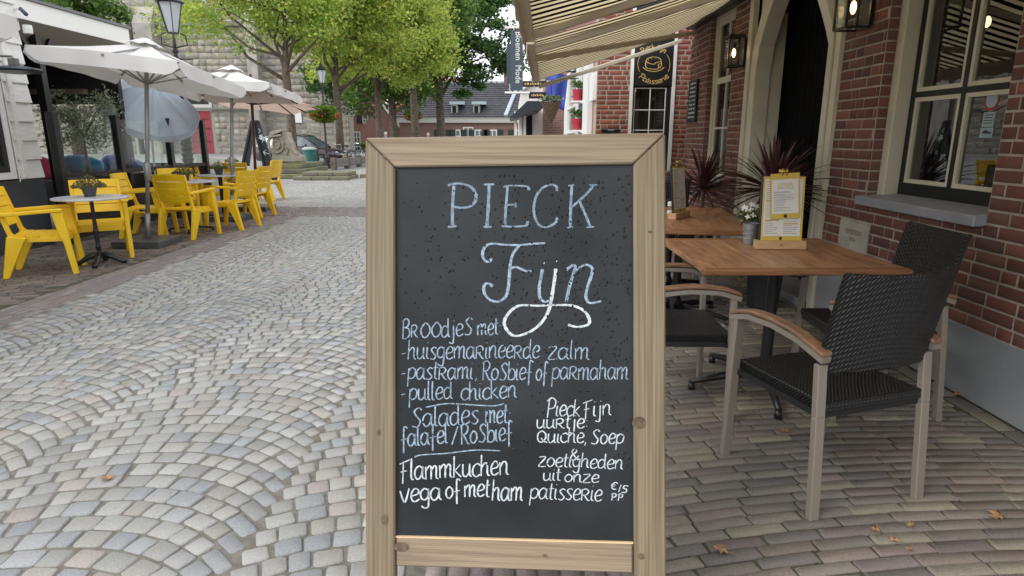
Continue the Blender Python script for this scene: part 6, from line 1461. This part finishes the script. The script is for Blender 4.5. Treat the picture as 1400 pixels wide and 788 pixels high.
hg=thing('hedge','clipped low green hedge before the shuttered house','hedge',(X_(494,58),58,0)); rr=np.random.default_rng(3); leaves('foliage',hg,M_fol,np.c_[rr.uniform(-1.4,3,2500),rr.uniform(-.4,.4,2500),rr.uniform(0,.9,2500)],.12,[(.16,.25,.03),(.22,.3,.04)],3,world=False)
# tall A-board
ab=thing('tall_a_board','tall narrow black A-frame chalkboard with arrow beside the salmon parasol','chalkboard',(-7.9,19.6,0))
def AP(px,py,Yp): return onY(px,py,Yp)
for nm,(tl,tr_,br,bl),Yp,dy in (('front',((346,166),(354,166),(379,247),(366,247)),19.6,0),('rear',((344,166),(348,166),(340,228),(331,228)),20.0,.1)):
    mb=MB(); P=[AP(*q,Yp) for q in (tl,tr_,br,bl)]; vs=P+[p+Vector((0,.04,0)) for p in P]; mb.add(vs,[(0,1,2,3),(7,6,5,4),(0,4,5,1),(1,5,6,2),(2,6,7,3),(3,7,4,0)]); mb.build('panel',M_slate,ab,world=True)
    mb=MB()
    for p,q in ((0,3),(1,2),(0,1)): mb.bar(P[p]+Vector((0,-.02,0)),P[q]+Vector((0,-.02,0)),.06,.04,up=(0,1,0))
    mb.build('frame',M_black,ab,world=True)
def ABT(px,py): return onY(px,py,19.55)
mb=MB(); 
def TT2(x,y): return ABT(x,-y)
hand(mb,'shop',(353,-189),(362,-193),5,.8,TT2); hand(mb,'hier',(354,-198),(364,-201),4,.8,TT2) if False else None
for s_3 in ([(360,208),(368,211)],[(360,208),(364,205)],[(360,208),(363,212)],[(353,176),(356,179),(354,182)],[(354,185),(358,187),(356,191)],[(366,231),(368,237)],[(364,231),(370,230)],[(371,234),(372,238)],[(374,236),(376,238)]): ribbon(mb,[np.array(p,float) for p in s_3],.8,ABT)
mb.build('lettering',M_chalkw,ab,world=True)
# two pedestrians far behind the board
def person(label,x,y,h,shirt,trous,seed):
    me=bpy.data.meshes.new('person'); V=[(0,0,.93),(0,0,1.1),(0,0,1.35),(0,0,1.47),(0,-.01,1.56),(.09,0,.88),(.10,.03,.48),(.10,0,.08),(.10,-.12,.04),(-.09,0,.88),(-.11,-.05,.48),(-.10,.05,.08),(-.10,-.07,.04),(.19,0,1.38),(.24,.02,1.1),(.25,-.08,.87),(-.19,0,1.38),(-.24,.02,1.1),(-.25,-.08,.87),(0,0,1.66)]
    E=[(0,1),(1,2),(2,3),(3,4),(0,5),(5,6),(6,7),(7,8),(0,9),(9,10),(10,11),(11,12),(2,13),(13,14),(14,15),(2,16),(16,17),(17,18),(4,19)]
    rad=[.14,.14,.15,.06,.085,.09,.06,.045,.04,.09,.06,.045,.04,.06,.042,.032,.06,.042,.032,.08]
    k=h/1.73; me.from_pydata([(a*k,b*k,c*k) for a,b,c in V],E,[]); o=bpy.data.objects.new('person',me); COL.objects.link(o); o.location=(x,y,0)
    s=o.modifiers.new('skin','SKIN'); o.modifiers.new('sub','SUBSURF').levels=1
    for i,v in enumerate(me.skin_vertices[0].data): v.radius=(rad[i],rad[i]*.8); v.use_root=(i==0)
    m=mat('clothes_'+str(seed),shirt,.8); t=m.node_tree; N=t.nodes; K=t.links.new; cN=N.new('ShaderNodeTexCoord'); sz=N.new('ShaderNodeSeparateXYZ'); K(cN.outputs['Object'],sz.inputs[0])
    r=N.new('ShaderNodeValToRGB'); r.color_ramp.interpolation='CONSTANT'; mr=N.new('ShaderNodeMath'); mr.operation='DIVIDE'; mr.inputs[1].default_value=2; K(sz.outputs[2],mr.inputs[0]); K(mr.outputs[0],r.inputs[0])
    e=r.color_ramp.elements; e[0].color=(.03,.03,.03,1); e[0].position=0; e[1].position=.05; e[1].color=(*trous,1)
    for pos,c in ((.46*k,shirt),(.735*k,(.45,.28,.20))): q=e.new(pos); q.color=(*c,1)
    K(r.outputs[0],N['Principled BSDF'].inputs['Base Color']); me.materials.append(m); tag(o,label,'person')
    mb=MB(); mb.ell((0,.015*k,1.66*k),(.095*k,.10*k,.10*k),14,10); mb.build('hair',mat('pale_hair_'+str(seed),(.55,.50,.44),.8),o,smooth=True)
person('white haired pedestrian in a blue jacket far beyond the chalkboard',onY(527,182,34).x,34,1.66,(.03,.25,.60),(.05,.06,.1),1)
person('pedestrian in a dark red top right of the blue jacketed one',onY(585,182,38).x,38,1.64,(.40,.03,.07),(.06,.06,.07),2)
